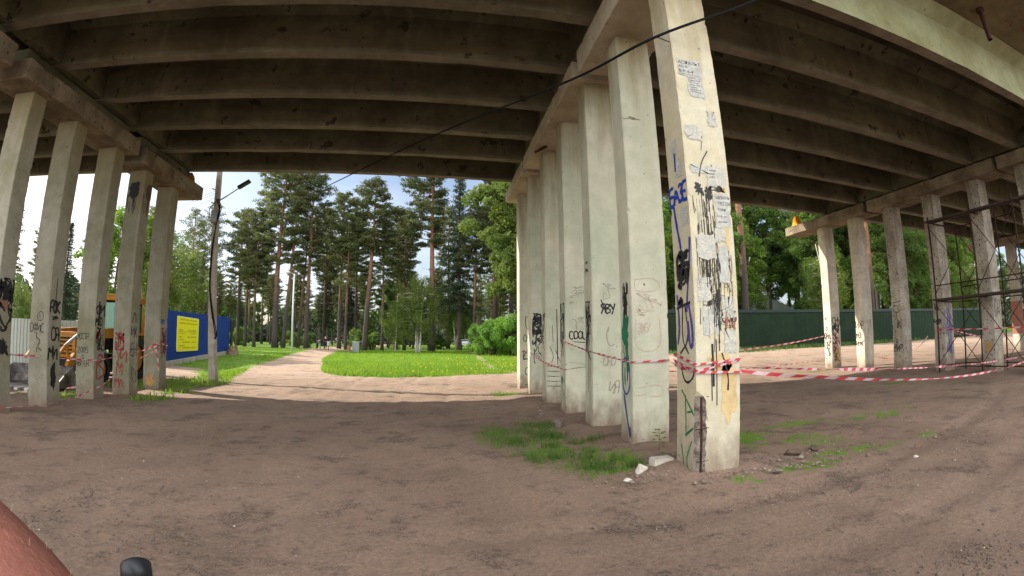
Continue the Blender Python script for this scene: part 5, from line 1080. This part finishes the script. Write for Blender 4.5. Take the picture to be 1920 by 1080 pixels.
J1 = dict(pel=(0, 0, .95), chest=(.02, 0, 1.32), neck=(.03, 0, 1.5), head=(.05, 0, 1.62), crown=(.05, 0, 1.72), shL=(.02, .2, 1.42), elL=(.12, .24, 1.15), haL=(.36, .2, 1.02), fiL=(.44, .19, 1.0), shR=(.02, -.2, 1.42), elR=(.12, -.24, 1.15), haR=(.36, -.2, 1.02), fiR=(.44, -.19, 1.0), hiL=(0, .1, .9), knL=(.1, .1, .5), anL=(.02, .1, .09), toL=(.16, .1, .04), hiR=(0, -.1, .9), knR=(-.02, -.1, .48), anR=(-.2, -.1, .12), toR=(-.08, -.1, .04))
J2 = dict(pel=(0, 0, .9), chest=(.3, 0, 1.1), neck=(.45, 0, 1.16), head=(.56, 0, 1.15), crown=(.66, 0, 1.13), shL=(.34, .2, 1.08), elL=(.42, .24, .8), haL=(.58, .2, .62), fiL=(.64, .19, .56), shR=(.34, -.2, 1.08), elR=(.42, -.24, .8), haR=(.58, -.2, .62), fiR=(.64, -.19, .56), hiL=(0, .1, .86), knL=(.06, .12, .46), anL=(-.05, .12, .09), toL=(.1, .12, .04), hiR=(0, -.1, .86), knR=(.06, -.12, .46), anR=(-.05, -.12, .09), toR=(.1, -.12, .04))
person((-13.9, 61.2, gz(-13.9, 61)), R(-75), J1, 'person in black walking behind a stroller on the path', 'cloth_k', 'cloth_k')
person((-14.75, 60.2, gz(-14.7, 60)), R(-20), J2, 'person in grey leaning over the stroller on the path', 'cloth_g', 'cloth_k')
st = thing('stroller', 'black baby stroller on the far bend of the path', 'stroller', (-14.1, 60.3, gz(-14, 60)), R(-75))
b = MB(); b.box((-.35, -.22, .45), (.35, .22, .75), 0, .08); b.build('cot', M['cloth_k'], st)
b = MB(); b.prism([(-.35, .72), (-.4, 1.0), (-.15, 1.12), (.1, 1.0), (.05, .74)], -.22, .22); b.build('hood', M['cloth_k'], st)
b = MB(); [b.tube([(-.5, y, 1.02), (-.2, y, .5), (.35, y, .14)], .015, 6) or b.tube([(.2, y, .5), (-.3, y, .16)], .015, 6) for y in (-.22, .22)]; b.tube([(-.5, -.22, 1.02), (-.5, .22, 1.02)], .018, 6); b.build('frame', M['galv'], st)
for x, r in ((-.3, .16), (.35, .13)):
    for y in (-.26, .26): b = MB(); b.tube([(x, y-.02, r), (x, y+.02, r)], r, 14); b.build('wheel', M['black'], st)
tb = thing('litter_bin', 'small white-topped litter bin on a post beside the path', 'bin', (-12.9, 58.5, gz(-12.9, 58.5)))
b = MB(); b.tube([(0, 0, 0), (0, 0, .7)], .04, 8); b.build('post', M['mach_dark'], tb); b = MB(); b.tube([(0, 0, .6), (0, 0, 1.15)], [.16, .22], 12); b.build('bowl', M['silver'], tb)
sb = thing('rubbish_container', 'grey metal rubbish container at the left edge of the lawn', 'bin', (-9.3, 57, gz(-9.3, 57)))
b = MB(); b.box((-.35, -.3, .1), (.45, .3, 1.25), 0, .04); b.build('body', M['bin'], sb); b = MB(); b.box((-.4, -.34, 1.25), (.5, .34, 1.35), 0, .03); b.build('lid', M['galv'], sb)
b = MB(); b.tube([(-10.0, 56.2, gz(-10, 56)-.1), (-10.0, 56.2, gz(-10, 56)+.5), (-9.95, 56.2, gz(-10, 56)+.95)], [.28, .22, .2], 12); tag(b.build('tree_stump', M['log']), 'brown tree stump beside the grey rubbish container', 'stump')
b = MB(); b.tube([(-16.6, 38.6, gz(-16.6, 38.6)-.1), (-16.6, 38.6, gz(-16.6, 38.6)+.35), (-16.62, 38.6, gz(-16.6, 38.6)+.75)], [.55, .42, .4], 14); tag(b.build('tree_stump', M['log']), 'thick weathered stump at the far end of the blue fence', 'stump')

# ------------------------------------------------------------------ rider's leg and handlebar grip by the camera
# bare arm of the rider, reaching down along the left edge of the view
J = dict(sho=(-.16, .05, 1.24), elb=(-.17, .17, 1.275), mid=(-.248, .232, 1.329), low=(-.315, .243, 1.364), wri=(-.391, .23, 1.423), palm=(-.44, .222, 1.46), kn=(-.475, .21, 1.485))
Rr = dict(sho=.056, elb=.05, mid=.047, low=.043, wri=.03, palm=(.04, .02), kn=(.038, .017)); E_ = [('sho', 'elb'), ('elb', 'mid'), ('mid', 'low'), ('low', 'wri'), ('wri', 'palm'), ('palm', 'kn')]
hdv = Vector((-.79, -.14, .52)).normalized(); hs_ = Vector((0, 1, .1)).normalized()
for k_, ln in enumerate((.85, 1.0, .95, .75)):
    b0 = Vector(J['kn'])+hs_*(.03-.02*k_)+hdv*.012; n1, n2_, n3_ = 'f%da' % k_, 'f%db' % k_, 'f%dc' % k_
    J[n1] = tuple(b0); J[n2_] = tuple(b0+hdv*.032*ln+Vector((0, 0, -.008))); J[n3_] = tuple(b0+hdv*.05*ln+Vector((.004, 0, -.034*ln))); Rr[n1] = .0092; Rr[n2_] = .0085; Rr[n3_] = .0075; E_ += [('kn', n1), (n1, n2_), (n2_, n3_)]
J['ta'] = tuple(Vector(J['palm'])+hs_*.04); J['tb'] = tuple(Vector(J['palm'])+hs_*.055+hdv*.025); J['tc'] = tuple(Vector(J['palm'])+hs_*.055+hdv*.05); Rr['ta'] = .013; Rr['tb'] = .0105; Rr['tc'] = .009; E_ += [('palm', 'ta'), ('ta', 'tb'), ('tb', 'tc')]
V, Fs = skin_mesh(J, E_, Rr, 3)
arm = thing('person', 'bare sunburnt forearm of the rider at the lower left edge', 'person', (0, 0, 0)); link('body', newmesh('body', V, Fs, M['skin'], smooth=True), arm)
hv = MB(); vs_ = [Vector(q) for q in V]
rh = random.Random(4); ctr = [Vector(J[k]) for k in ('elb', 'mid', 'low', 'wri')]
for _ in range(1500):
    p0 = rh.choice(vs_)
    if not (-.39 < p0.x < -.16): continue
    c0 = min(ctr, key=lambda q: (q-p0).length); nn = (p0-c0).normalized(); d0 = (nn*.8+hdv*rh.uniform(.2, .9)+Vector((rh.gauss(0, .2), rh.gauss(0, .2), rh.gauss(0, .2)))).normalized()
    hv.tube([p0-nn*.001, p0+d0*.004, p0+d0*rh.uniform(.005, .008)+Vector((0, 0, -.001))], [.00013, .0001, .00005], 3, cap=False)
ho = hv.build('arm_hair', M['hairs'], arm); ho['kind'] = 'stuff'
hg = thing('handlebar', 'black rubber-gripped handlebar end at the bottom left', 'handlebar', (0, 0, 0))
def rayp(x, y, z, d_): return Vector((x, y, z))*d_+Vector((0, 0, H_CAM))
g1 = rayp(-.5263, .7552, -.3903, .62); g0 = rayp(-.497, .70, -.512, .60); gd = (g0-g1).normalized()
b = MB(); b.tube([g1-gd*.002, g1, g1+gd*.003, g1+gd*.022], [.010, .0145, .0168, .0175], 28); b.build('end_cap', M['grip_cap'], hg, smooth=True)
b = MB(); pts = [g1+gd*(.022+.0035*k_) for k_ in range(36)]; b.tube(pts, [.0168 if k_ % 2 else .0155 for k_ in range(36)], 24); b.build('grip', M['grip'], hg)
b = MB(); b.tube([g1+gd*.148, g1+gd*.42, Vector((0, .30, .95))], .011, 12); b.build('bar', M['mach_dark'], hg, smooth=True)

# ------------------------------------------------------------------ trees
def rand_unit(n): v = rng.normal(size=(n, 3)); return v/np.linalg.norm(v, axis=1)[:, None]
def leaf_quads(c, size, asp=.6, flat=None):
    """c: centres; random oriented quads"""
    n = len(c); a = rand_unit(n)
    if flat is not None: a[:, 2] *= flat; a /= np.linalg.norm(a, axis=1)[:, None]
    b = rand_unit(n); b -= a*np.sum(a*b, 1)[:, None]; b /= np.linalg.norm(b, axis=1)[:, None]
    s = size*rng.uniform(.6, 1.4, n)[:, None]; a = a*s; b = b*s*asp
    V = np.stack([c-a, c-b*.9+a*.1, c+a, c+b*.9+a*.1], 1).reshape(-1, 3)
    return V, np.arange(n*4).reshape(-1, 4)
def trunk_pts(H, lean, wob, n=12, seed=0):
    rs = random.Random(seed); dx, dy = lean; P = []
    for i in range(n+1):
        t = i/n; P.append(Vector((dx*t*H+wob*math.sin(t*4+rs.random()*.3+seed)*t, dy*t*H+wob*math.cos(t*3.1+seed)*t, H*t-(.3 if i == 0 else 0))))
    return P
def at_h(P, z):
    for a, b in zip(P[:-1], P[1:]):
        if b.z >= z: t = (z-a.z)/max(b.z-a.z, 1e-6); return a.lerp(b, t)
    return P[-1]
def make_pine(seed, H, r0, cs, Rc, nl=60, lean=(0, 0), top_bare=0, dens=1.0, one_side=0, size=.19, shape='pine'):
    if shape == 'pine': dens *= .97
    rs = random.Random(seed); P = trunk_pts(H, lean, .25, 14, seed); mb = MB()
    rad = [r0*(1-.9*(i/14)**1.15)+.015 for i in range(15)]; rad[0] *= 1.25; mb.tube(P, rad, 9)
    C_ = []; fl = []
    for k_ in range(nl):
        t = (k_+rs.random()*.8)/nl; z = H*(cs+(1-cs)*t*.985); base = at_h(P, z); az = k_*2.399+rs.uniform(-.5, .5)
        if shape == 'pine': ln = Rc*(math.sin(math.pi*min(1, .16+.84*t))**.75*.85+.12)*rs.uniform(.55, 1.15)
        else: ln = Rc*(1.02-t)*rs.uniform(.75, 1.1)+.2
        if one_side: ln *= 1+one_side*math.cos(az)
        rise = (.10+.5*t if shape == 'pine' else -.25+.3*t)+rs.uniform(-.12, .12)
        d = Vector((math.cos(az), math.sin(az), rise)); e_ = base+d*ln; mid_ = base+d*ln*.5+Vector((0, 0, -ln*.06))
        mb.tube([base, mid_, e_], [max(.018, r0*.24*(1-t*.7)*(.5+ln/Rc*.5)), .02, .008], 4, cap=False)
        if t > 1-top_bare: continue
        nc = max(3, int(ln*3.6*dens))
        for j in range(nc):
            s_ = (.35+.65*(j+rs.random())/nc) if shape == 'pine' else (.12+.88*(j+rs.random())/nc)
            spread = ln*.26*(1.1-abs(s_-.6)) if shape == 'pine' else ln*.16*(1.1-s_)
            off = Vector((-d.y, d.x, 0))*rs.uniform(-1, 1)*spread*1.25
            C_.append(base.lerp(e_, s_)+off+Vector((0, 0, rs.uniform(-.1, .25) if shape == 'pine' else -.1*rs.random()))); fl.append((.38 if shape == 'pine' else .36)+.24*rs.random())
    for k_ in range(int(6*(shape == 'pine'))):   # dead stubs
        z = H*cs*rs.uniform(.6, 1); b0 = at_h(P, z); az = rs.random()*6.28; mb.tube([b0, b0+Vector((math.cos(az), math.sin(az), rs.uniform(-.1, .3)))*rs.uniform(.5, 1.8)], [.025, .008], 4, cap=False)
    C_ = np.array([tuple(c) for c in C_]); fl = np.array(fl); m_ = int(30*dens) if shape == 'pine' else 20
    cc = np.repeat(C_, m_, 0); rr = np.repeat(fl, m_)[:, None]
    cc = cc+rand_unit(len(cc))*rng.uniform(.1, 1, (len(cc), 1))**.5*rr*np.array([1.15, 1.15, .5])
    V, Fs = leaf_quads(cc, size, .32)
    return newmesh('trunk', mb.V, mb.F, M['bark_pine'] if shape == 'pine' else M['bark'], smooth=True), newmesh('crown', V, Fs, M['needles'] if shape == 'pine' else M['spruce'])
def make_broad(seed, H, r0, cs, Rc, nleaf=22000, size=.12, droop=0, bark='bark', leaf='leaf', stems=1, lumps=34, zsq=.8):
    rs = random.Random(seed); mb = MB(); Cs = []
    for s_ in range(stems):
        ln_ = (rs.uniform(-.12, .12), rs.uniform(-.12, .12)) if stems > 1 else (rs.uniform(-.03, .03), rs.uniform(-.03, .03)); hh = H*rs.uniform(.85, 1) if stems > 1 else H
        P = trunk_pts(hh*.93, ln_, .3, 12, seed+s_*5); P = [p+Vector((s_*.25-(stems-1)*.12, (s_ % 2)*.2, 0)) for p in P]
        mb.tube(P, [r0*(1-.9*(i/12))+.012 for i in range(13)], 8)
        for k_ in range(lumps//stems):
            t = (k_+rs.random())/(lumps//stems); z = hh*(cs+(.95-cs)*t); base = at_h(P, z*.86); az = k_*2.399+rs.random()
            prof = math.sin(math.pi*(.12+.8*t))**.6; ln = Rc*prof*rs.uniform(.5, 1.0); rise = (.55-.2*t)*(1-droop)
            e_ = base+Vector((math.cos(az)*ln, math.sin(az)*ln, ln*rise)); m1 = base.lerp(e_, .5)+Vector((0, 0, .12*ln))
            mb.tube([base, m1, e_], [max(.02, r0*.32*(1-t)), .025, .008], 5, cap=False)
            for j in range(3):
                c_ = base.lerp(e_, rs.uniform(.4, 1.15)); Cs.append((c_.x+rs.gauss(0, .2), c_.y+rs.gauss(0, .2), c_.z+rs.gauss(0, .25), Rc*rs.uniform(.07, .24)))
                if droop:
                    for q in range(2): Cs.append((c_.x+rs.gauss(0, .25), c_.y+rs.gauss(0, .25), c_.z-droop*rs.uniform(.5, 2.6), Rc*rs.uniform(.08, .16)))
    Cs = np.array(Cs); w_ = Cs[:, 3]**2; idx = rng.choice(len(Cs), nleaf, p=w_/w_.sum())
    cc = Cs[idx, :3]+rand_unit(nleaf)*(rng.uniform(.0, 1, (nleaf, 1))**.4)*Cs[idx, 3][:, None]*np.array([1, 1, zsq*(1.7 if droop else 1)])
    V, Fs = leaf_quads(cc, size, .65)
    return newmesh('trunk', mb.V, mb.F, M[bark], smooth=True), newmesh('crown', V, Fs, M[leaf])
def tree(name, label, cat, meshes, x, y, s=1, rz=0, group=None, z=None, sz=None):
    o = thing(name, label, cat, (x, y, (gz(x, y) if z is None else z)-.05), rz, group); o.scale = (s, s, sz or s)
    link('trunk', meshes[0], o); link('crown', meshes[1], o); return o
pA = make_pine(1, 26, .34, .52, 3.9, 64, dens=1.1)
pB = make_pine(2, 25, .30, .40, 3.6, 70, dens=1.0)
pC = make_pine(3, 22, .26, .48, 3.2, 56, dens=.95)
pD = make_pine(4, 27, .42, .42, 4.4, 80, dens=1.15)
pE = make_pine(5, 20, .22, .30, 2.9, 60, dens=.8, size=.15)
pL = make_pine(6, 26, .40, .55, 4.3, 60, lean=(.045, 0), dens=1.1)
pL2 = make_pine(7, 25, .26, .72, 2.4, 34, lean=(.07, 0), top_bare=.35, dens=.9)
pT = make_pine(8, 30, .42, .46, 4.2, 64, dens=1.25, one_side=-.55, top_bare=.12, size=.19)
pS = make_pine(9, 14, .2, .12, 2.7, 90, shape='spruce', dens=.9, size=.15)
pS2 = make_pine(10, 24, .3, .22, 3.2, 110, shape='spruce', dens=.8, size=.19)
bA = make_broad(11, 14, .14, .28, 3.6, 26000, .085, droop=.8, bark='birch', leaf='leaf_y', stems=3, lumps=42)
bB = make_broad(12, 17, .24, .25, 4.2, 30000, .12, leaf='leaf_d', lumps=44)
bC = make_broad(13, 14, .14, .34, 3.5, 14000, .12, leaf='leaf', lumps=40)
bD = make_broad(14, 22, .36, .30, 5.2, 52000, .16, leaf='leaf_y', lumps=80, zsq=.8)
bE = make_broad(15, 12, .14, .30, 3.0, 20000, .08, droop=1.0, bark='birch', leaf='leaf_y', stems=1, lumps=34)
bF = make_broad(16, 19, .2, .42, 3.4, 15000, .13, leaf='leaf_d', lumps=44)
bS = make_broad(17, 4.6, .07, .02, 2.7, 22000, .075, leaf='bush', stems=4, lumps=40, zsq=.95)
bU = make_broad(18, 2.2, .04, .02, 1.5, 5000, .07, leaf='leaf_d', stems=3, lumps=20, zsq=.9)
PG = 'pines beyond the lawn'
T1 = [  # mesh, x, y, scale, rot, label
 (pE, -35.7, 66, .98, 0, 'slender pine leftmost of the thin trio behind the blue fence'), (pE, -36.6, 70, .95, 2, 'slender pine in the middle of the thin trio behind the blue fence'), (pE, -32.3, 66, 1.02, 4, 'slender pine rightmost of the thin trio, next to the near lamp pole'),
 (pC, -29.4, 70, .93, 1, 'dark bushy pine just right of the near lamp pole'), (pC, -26.6, 66, .88, 3, 'dark pine behind the right end of the blue fence'), (pB, -24.5, 64, .74, 5, 'rounded dark pine between the lamp pole and the tallest pine'),
 (pD, -21.5, 64, 1.0, 0, 'tall thick-trunked pine whose wide crown reaches the deck, left of the slim lamp'), (pL2, -20.4, 64, 1.02, 0, 'thin leaning pine with a bare top crossing the tall one'),
 (pL2, -18.9, 66, .8, 1, 'slim leaning pine behind the slim grey lamp pole'), (pB, -17.2, 64, 1.0, 2, 'tall full-crowned pine just right of the slim grey lamp pole'), (pC, -19.0, 82, 1.05, 2.5, 'middle-sized pine set back behind the slim lamp'),
 (pA, -13.5, 68, .86, 1, 'straight pine with a pointed round crown above the walkers'), (pC, -12.2, 66, .8, 4, 'reddish-trunked pine just right of the walkers'), (pC, -12.6, 77, 1.0, .6, 'narrow pine in the gap left of the big leaning pine'),
 (pL, -9.6, 66, .93, 0, 'big pine with a thick orange leaning trunk in the middle of the view'), (pC, -7.4, 68, .85, 2, 'dark pine behind the big leaning one'), (pA, -6.0, 75, .86, 3, 'dark-trunked pine between the leaning pine and the birch'),
 (pB, -4.4, 70, .8, 5, 'slim dark pine beside the drooping birch'), (pT, -.4, 63, 1.0, 0, 'tallest dark one-sided pine with bare top twigs'),
 (pC, 2.3, 80, 1.1, 1, 'pine seen through the gap right of the one-sided pine'), (pA, 5.2, 62, .74, 2, 'orange-trunked pine with a low spreading crown in front of the far car'), (pS2, 3.4, 66, 1.12, 1, 'dark spruce with drooping boughs left of the maple'),
 (pA, 9.7, 75, 1.05, 4, 'pine with a dark trunk behind the bushes'), (pD, 11.6, 72, 1.0, 2, 'rightmost big pine behind the bushes'), (pB, 7.6, 60, 1.0, 3, 'dark pine rising through the maple leaves')]
for (me_, x, y, s_, rz, lb) in T1:
    sp = me_ is pS2; tree('spruce_tree' if sp else 'pine_tree', lb, 'tree', me_, x, y, s_, rz, PG)
tree('birch_tree', 'light green drooping birch with several white stems left of the tallest dark pine', 'tree', bA, -2.0, 58, .8, 0)
tree('birch_tree', 'pale fresh green birch low behind the orange-trunked pine', 'tree', bA, 3.4, 72, .9, 2)
tree('birch_tree', 'young birch in front of the dark trunks left of the drooping one', 'tree', bE, -5.2, 64, .7, 1)
tree('maple_tree', 'big yellow-green maple whose leaves hang beside the middle pillars', 'tree', bD, 8.6, 45, .92, 0)
tree('maple_tree', 'second leafy maple further behind the middle pillars', 'tree', bD, 13.2, 52, 1.0, 2)
tree('leafy_tree', 'narrow leafy tree seen between the nearest two middle pillars', 'tree', bB, 17.5, 36, .8, 2)
for k_, (x, y, s_) in enumerate(((5.6, 46, .78), (7.3, 45, .92), (4.75, 49, .55))):
    tree('bush', ['rounded bright green bush left of the pillar row', 'larger bright green bush touching the farthest middle pillar', 'smaller green bush at the left end of the clump'][k_], 'bush', bS, x, y, s_, k_*2)
# trees behind the left row
TL = [(bC, -27.8, 38, 1.0, 'fresh green tree seen between the third and fourth left pillars'), (bE, -25.2, 41, 1.15, 'drooping birch seen between the last two left pillars'), (bE, -26.8, 48, 1.1, 'hazy green birch right of the last left pillar'), (bE, -30.8, 30, .5, 'small drooping birch at the left edge above the grey fence')]
for me_, x, y, s_, lb in TL: tree('birch_tree' if me_ is bE else 'leafy_tree', lb, 'tree', me_, x, y, s_, x)
for k_, (x, y, s_) in enumerate(((-62, 58, .82), (-57, 60, .66), (-50, 57, .66), (-47, 60, .6), (-43, 56, .66), (-52, 66, .75), (-66, 54, .7), (-40, 62, .75), (-38, 56, .6))):
    tree('spruce_tree', 'dark conifer in the treeline behind the grey fence and the left pillars', 'tree', pS2 if k_ % 2 == 0 else pB, x, y, s_, k_, 'treeline behind the left pillars')
# wood behind the green fence
rs = random.Random(5); k_ = 0
spots = []
for y0 in (34, 40, 46, 53, 61):
    x = 14+rs.random()*3+(y0-33)*.4
    while x < 60+(y0-33)*2.2: spots.append((x, y0+rs.uniform(-1.2, 1.5))); x += rs.uniform(3.3, 5.6)
for x, y in spots:
    if .76 < x/y < .92 and y < 50 and rs.random() < .8: continue
    kk = rs.choice([bC, bF, bE, bF, pC, bC, bB, pA]) if y < 50 else rs.choice([bF, bB, pA, pB, bF]); con = kk in (pC, pA)
    tree('pine_tree' if con else 'leafy_tree', 'pine mixed into the wood behind the green fence' if con else 'leafy deciduous tree in the wood behind the green fence', 'tree', kk, x, y, rs.uniform(.8, 1.1)+(.2 if y > 50 else 0), rs.random()*6, 'pines in the wood behind the green fence' if con else 'leafy trees behind the green fence')
# deeper wood beyond the lawn
for y0, st_ in ((84, 5.5), (94, 5.0), (106, 5.0), (120, 5.5), (136, 6.5)):
    x = -y0*.62+rs.random()*4
    while x < y0*.42+6:
        if not ((3.0 < x-(y0-60)*.02 < 8.5 and y0 < 100) ):
            kk = rs.choice([pA, pB, pC, pB, pS2, pS2, pC, pC, bB]); nm = 'spruce_tree' if kk is pS2 else 'leafy_tree' if kk is bB else 'pine_tree'
            ww_ = {'spruce_tree': 'dark spruce deep in the wood beyond the lawn', 'leafy_tree': 'leafy tree deep in the wood beyond the lawn', 'pine_tree': 'distant pine deep in the wood beyond the lawn'}[nm]
            tree(nm, ww_, 'tree', kk, x, y0+rs.uniform(-2.5, 2.5), rs.uniform(.48, .74), rs.random()*6, ww_+', one of many')
        x += st_*rs.uniform(.6, 1.4)
for k_ in range(26):
    y = rs.uniform(68, 84); x = rs.uniform(-40, 16)
    if 1.5 < x < 7.5 or -17 < x < -11: continue
    tree('shrub', 'low shrub under the pines beyond the lawn', 'bush', bU, x, y, rs.uniform(.7, 1.3), rs.random()*6, 'low shrubs under the pines')
# far wood mass closing the horizon
n = 60000; a = rng.uniform(-1.25, 1.45, n); r = rng.uniform(165, 200, n); zz = rng.uniform(0, 1, n)**.8*(13+4*np.sin(a*23)+3*np.sin(a*61+1))
cc = np.stack([np.sin(a)*r, np.cos(a)*r, zz], 1); V, Fs = leaf_quads(cc, .9, .6)
tag(link('distant_wood', newmesh('distant_wood', V, Fs, M['spruce'])), 'dark mass of distant woodland closing the horizon', 'wood', kind='stuff')

# ------------------------------------------------------------------ sapling at the second pillar
sp_ = thing('sapling', 'little green seedling growing in the rubble in front of the second middle pillar', 'plant', (2.83, 5.62, gz(2.8, 5.6)+.02))
b = MB(); b.tube([(0, 0, 0), (.01, 0, .12), (0, 0, .27)], [.004, .003, .002], 5); b.build('stem', M['leaf_d'], sp_)
b = MB(); rs = random.Random(2)
for k_ in range(13):
    z = .1+.018*k_*.9; a = k_*2.4; l_ = .07+.03*rs.random(); c_, s_ = math.cos(a), math.sin(a); x, y = c_*.02, s_*.02
    b.add([(x, y, z), (x+c_*l_*.5-s_*.028, y+s_*l_*.5+c_*.028, z+.015), (x+c_*l_, y+s_*l_, z+.005), (x+c_*l_*.5+s_*.028, y+s_*l_*.5-c_*.028, z+.015)], [(0, 1, 2, 3)])
b.build('leaves', M['leaf'], sp_)
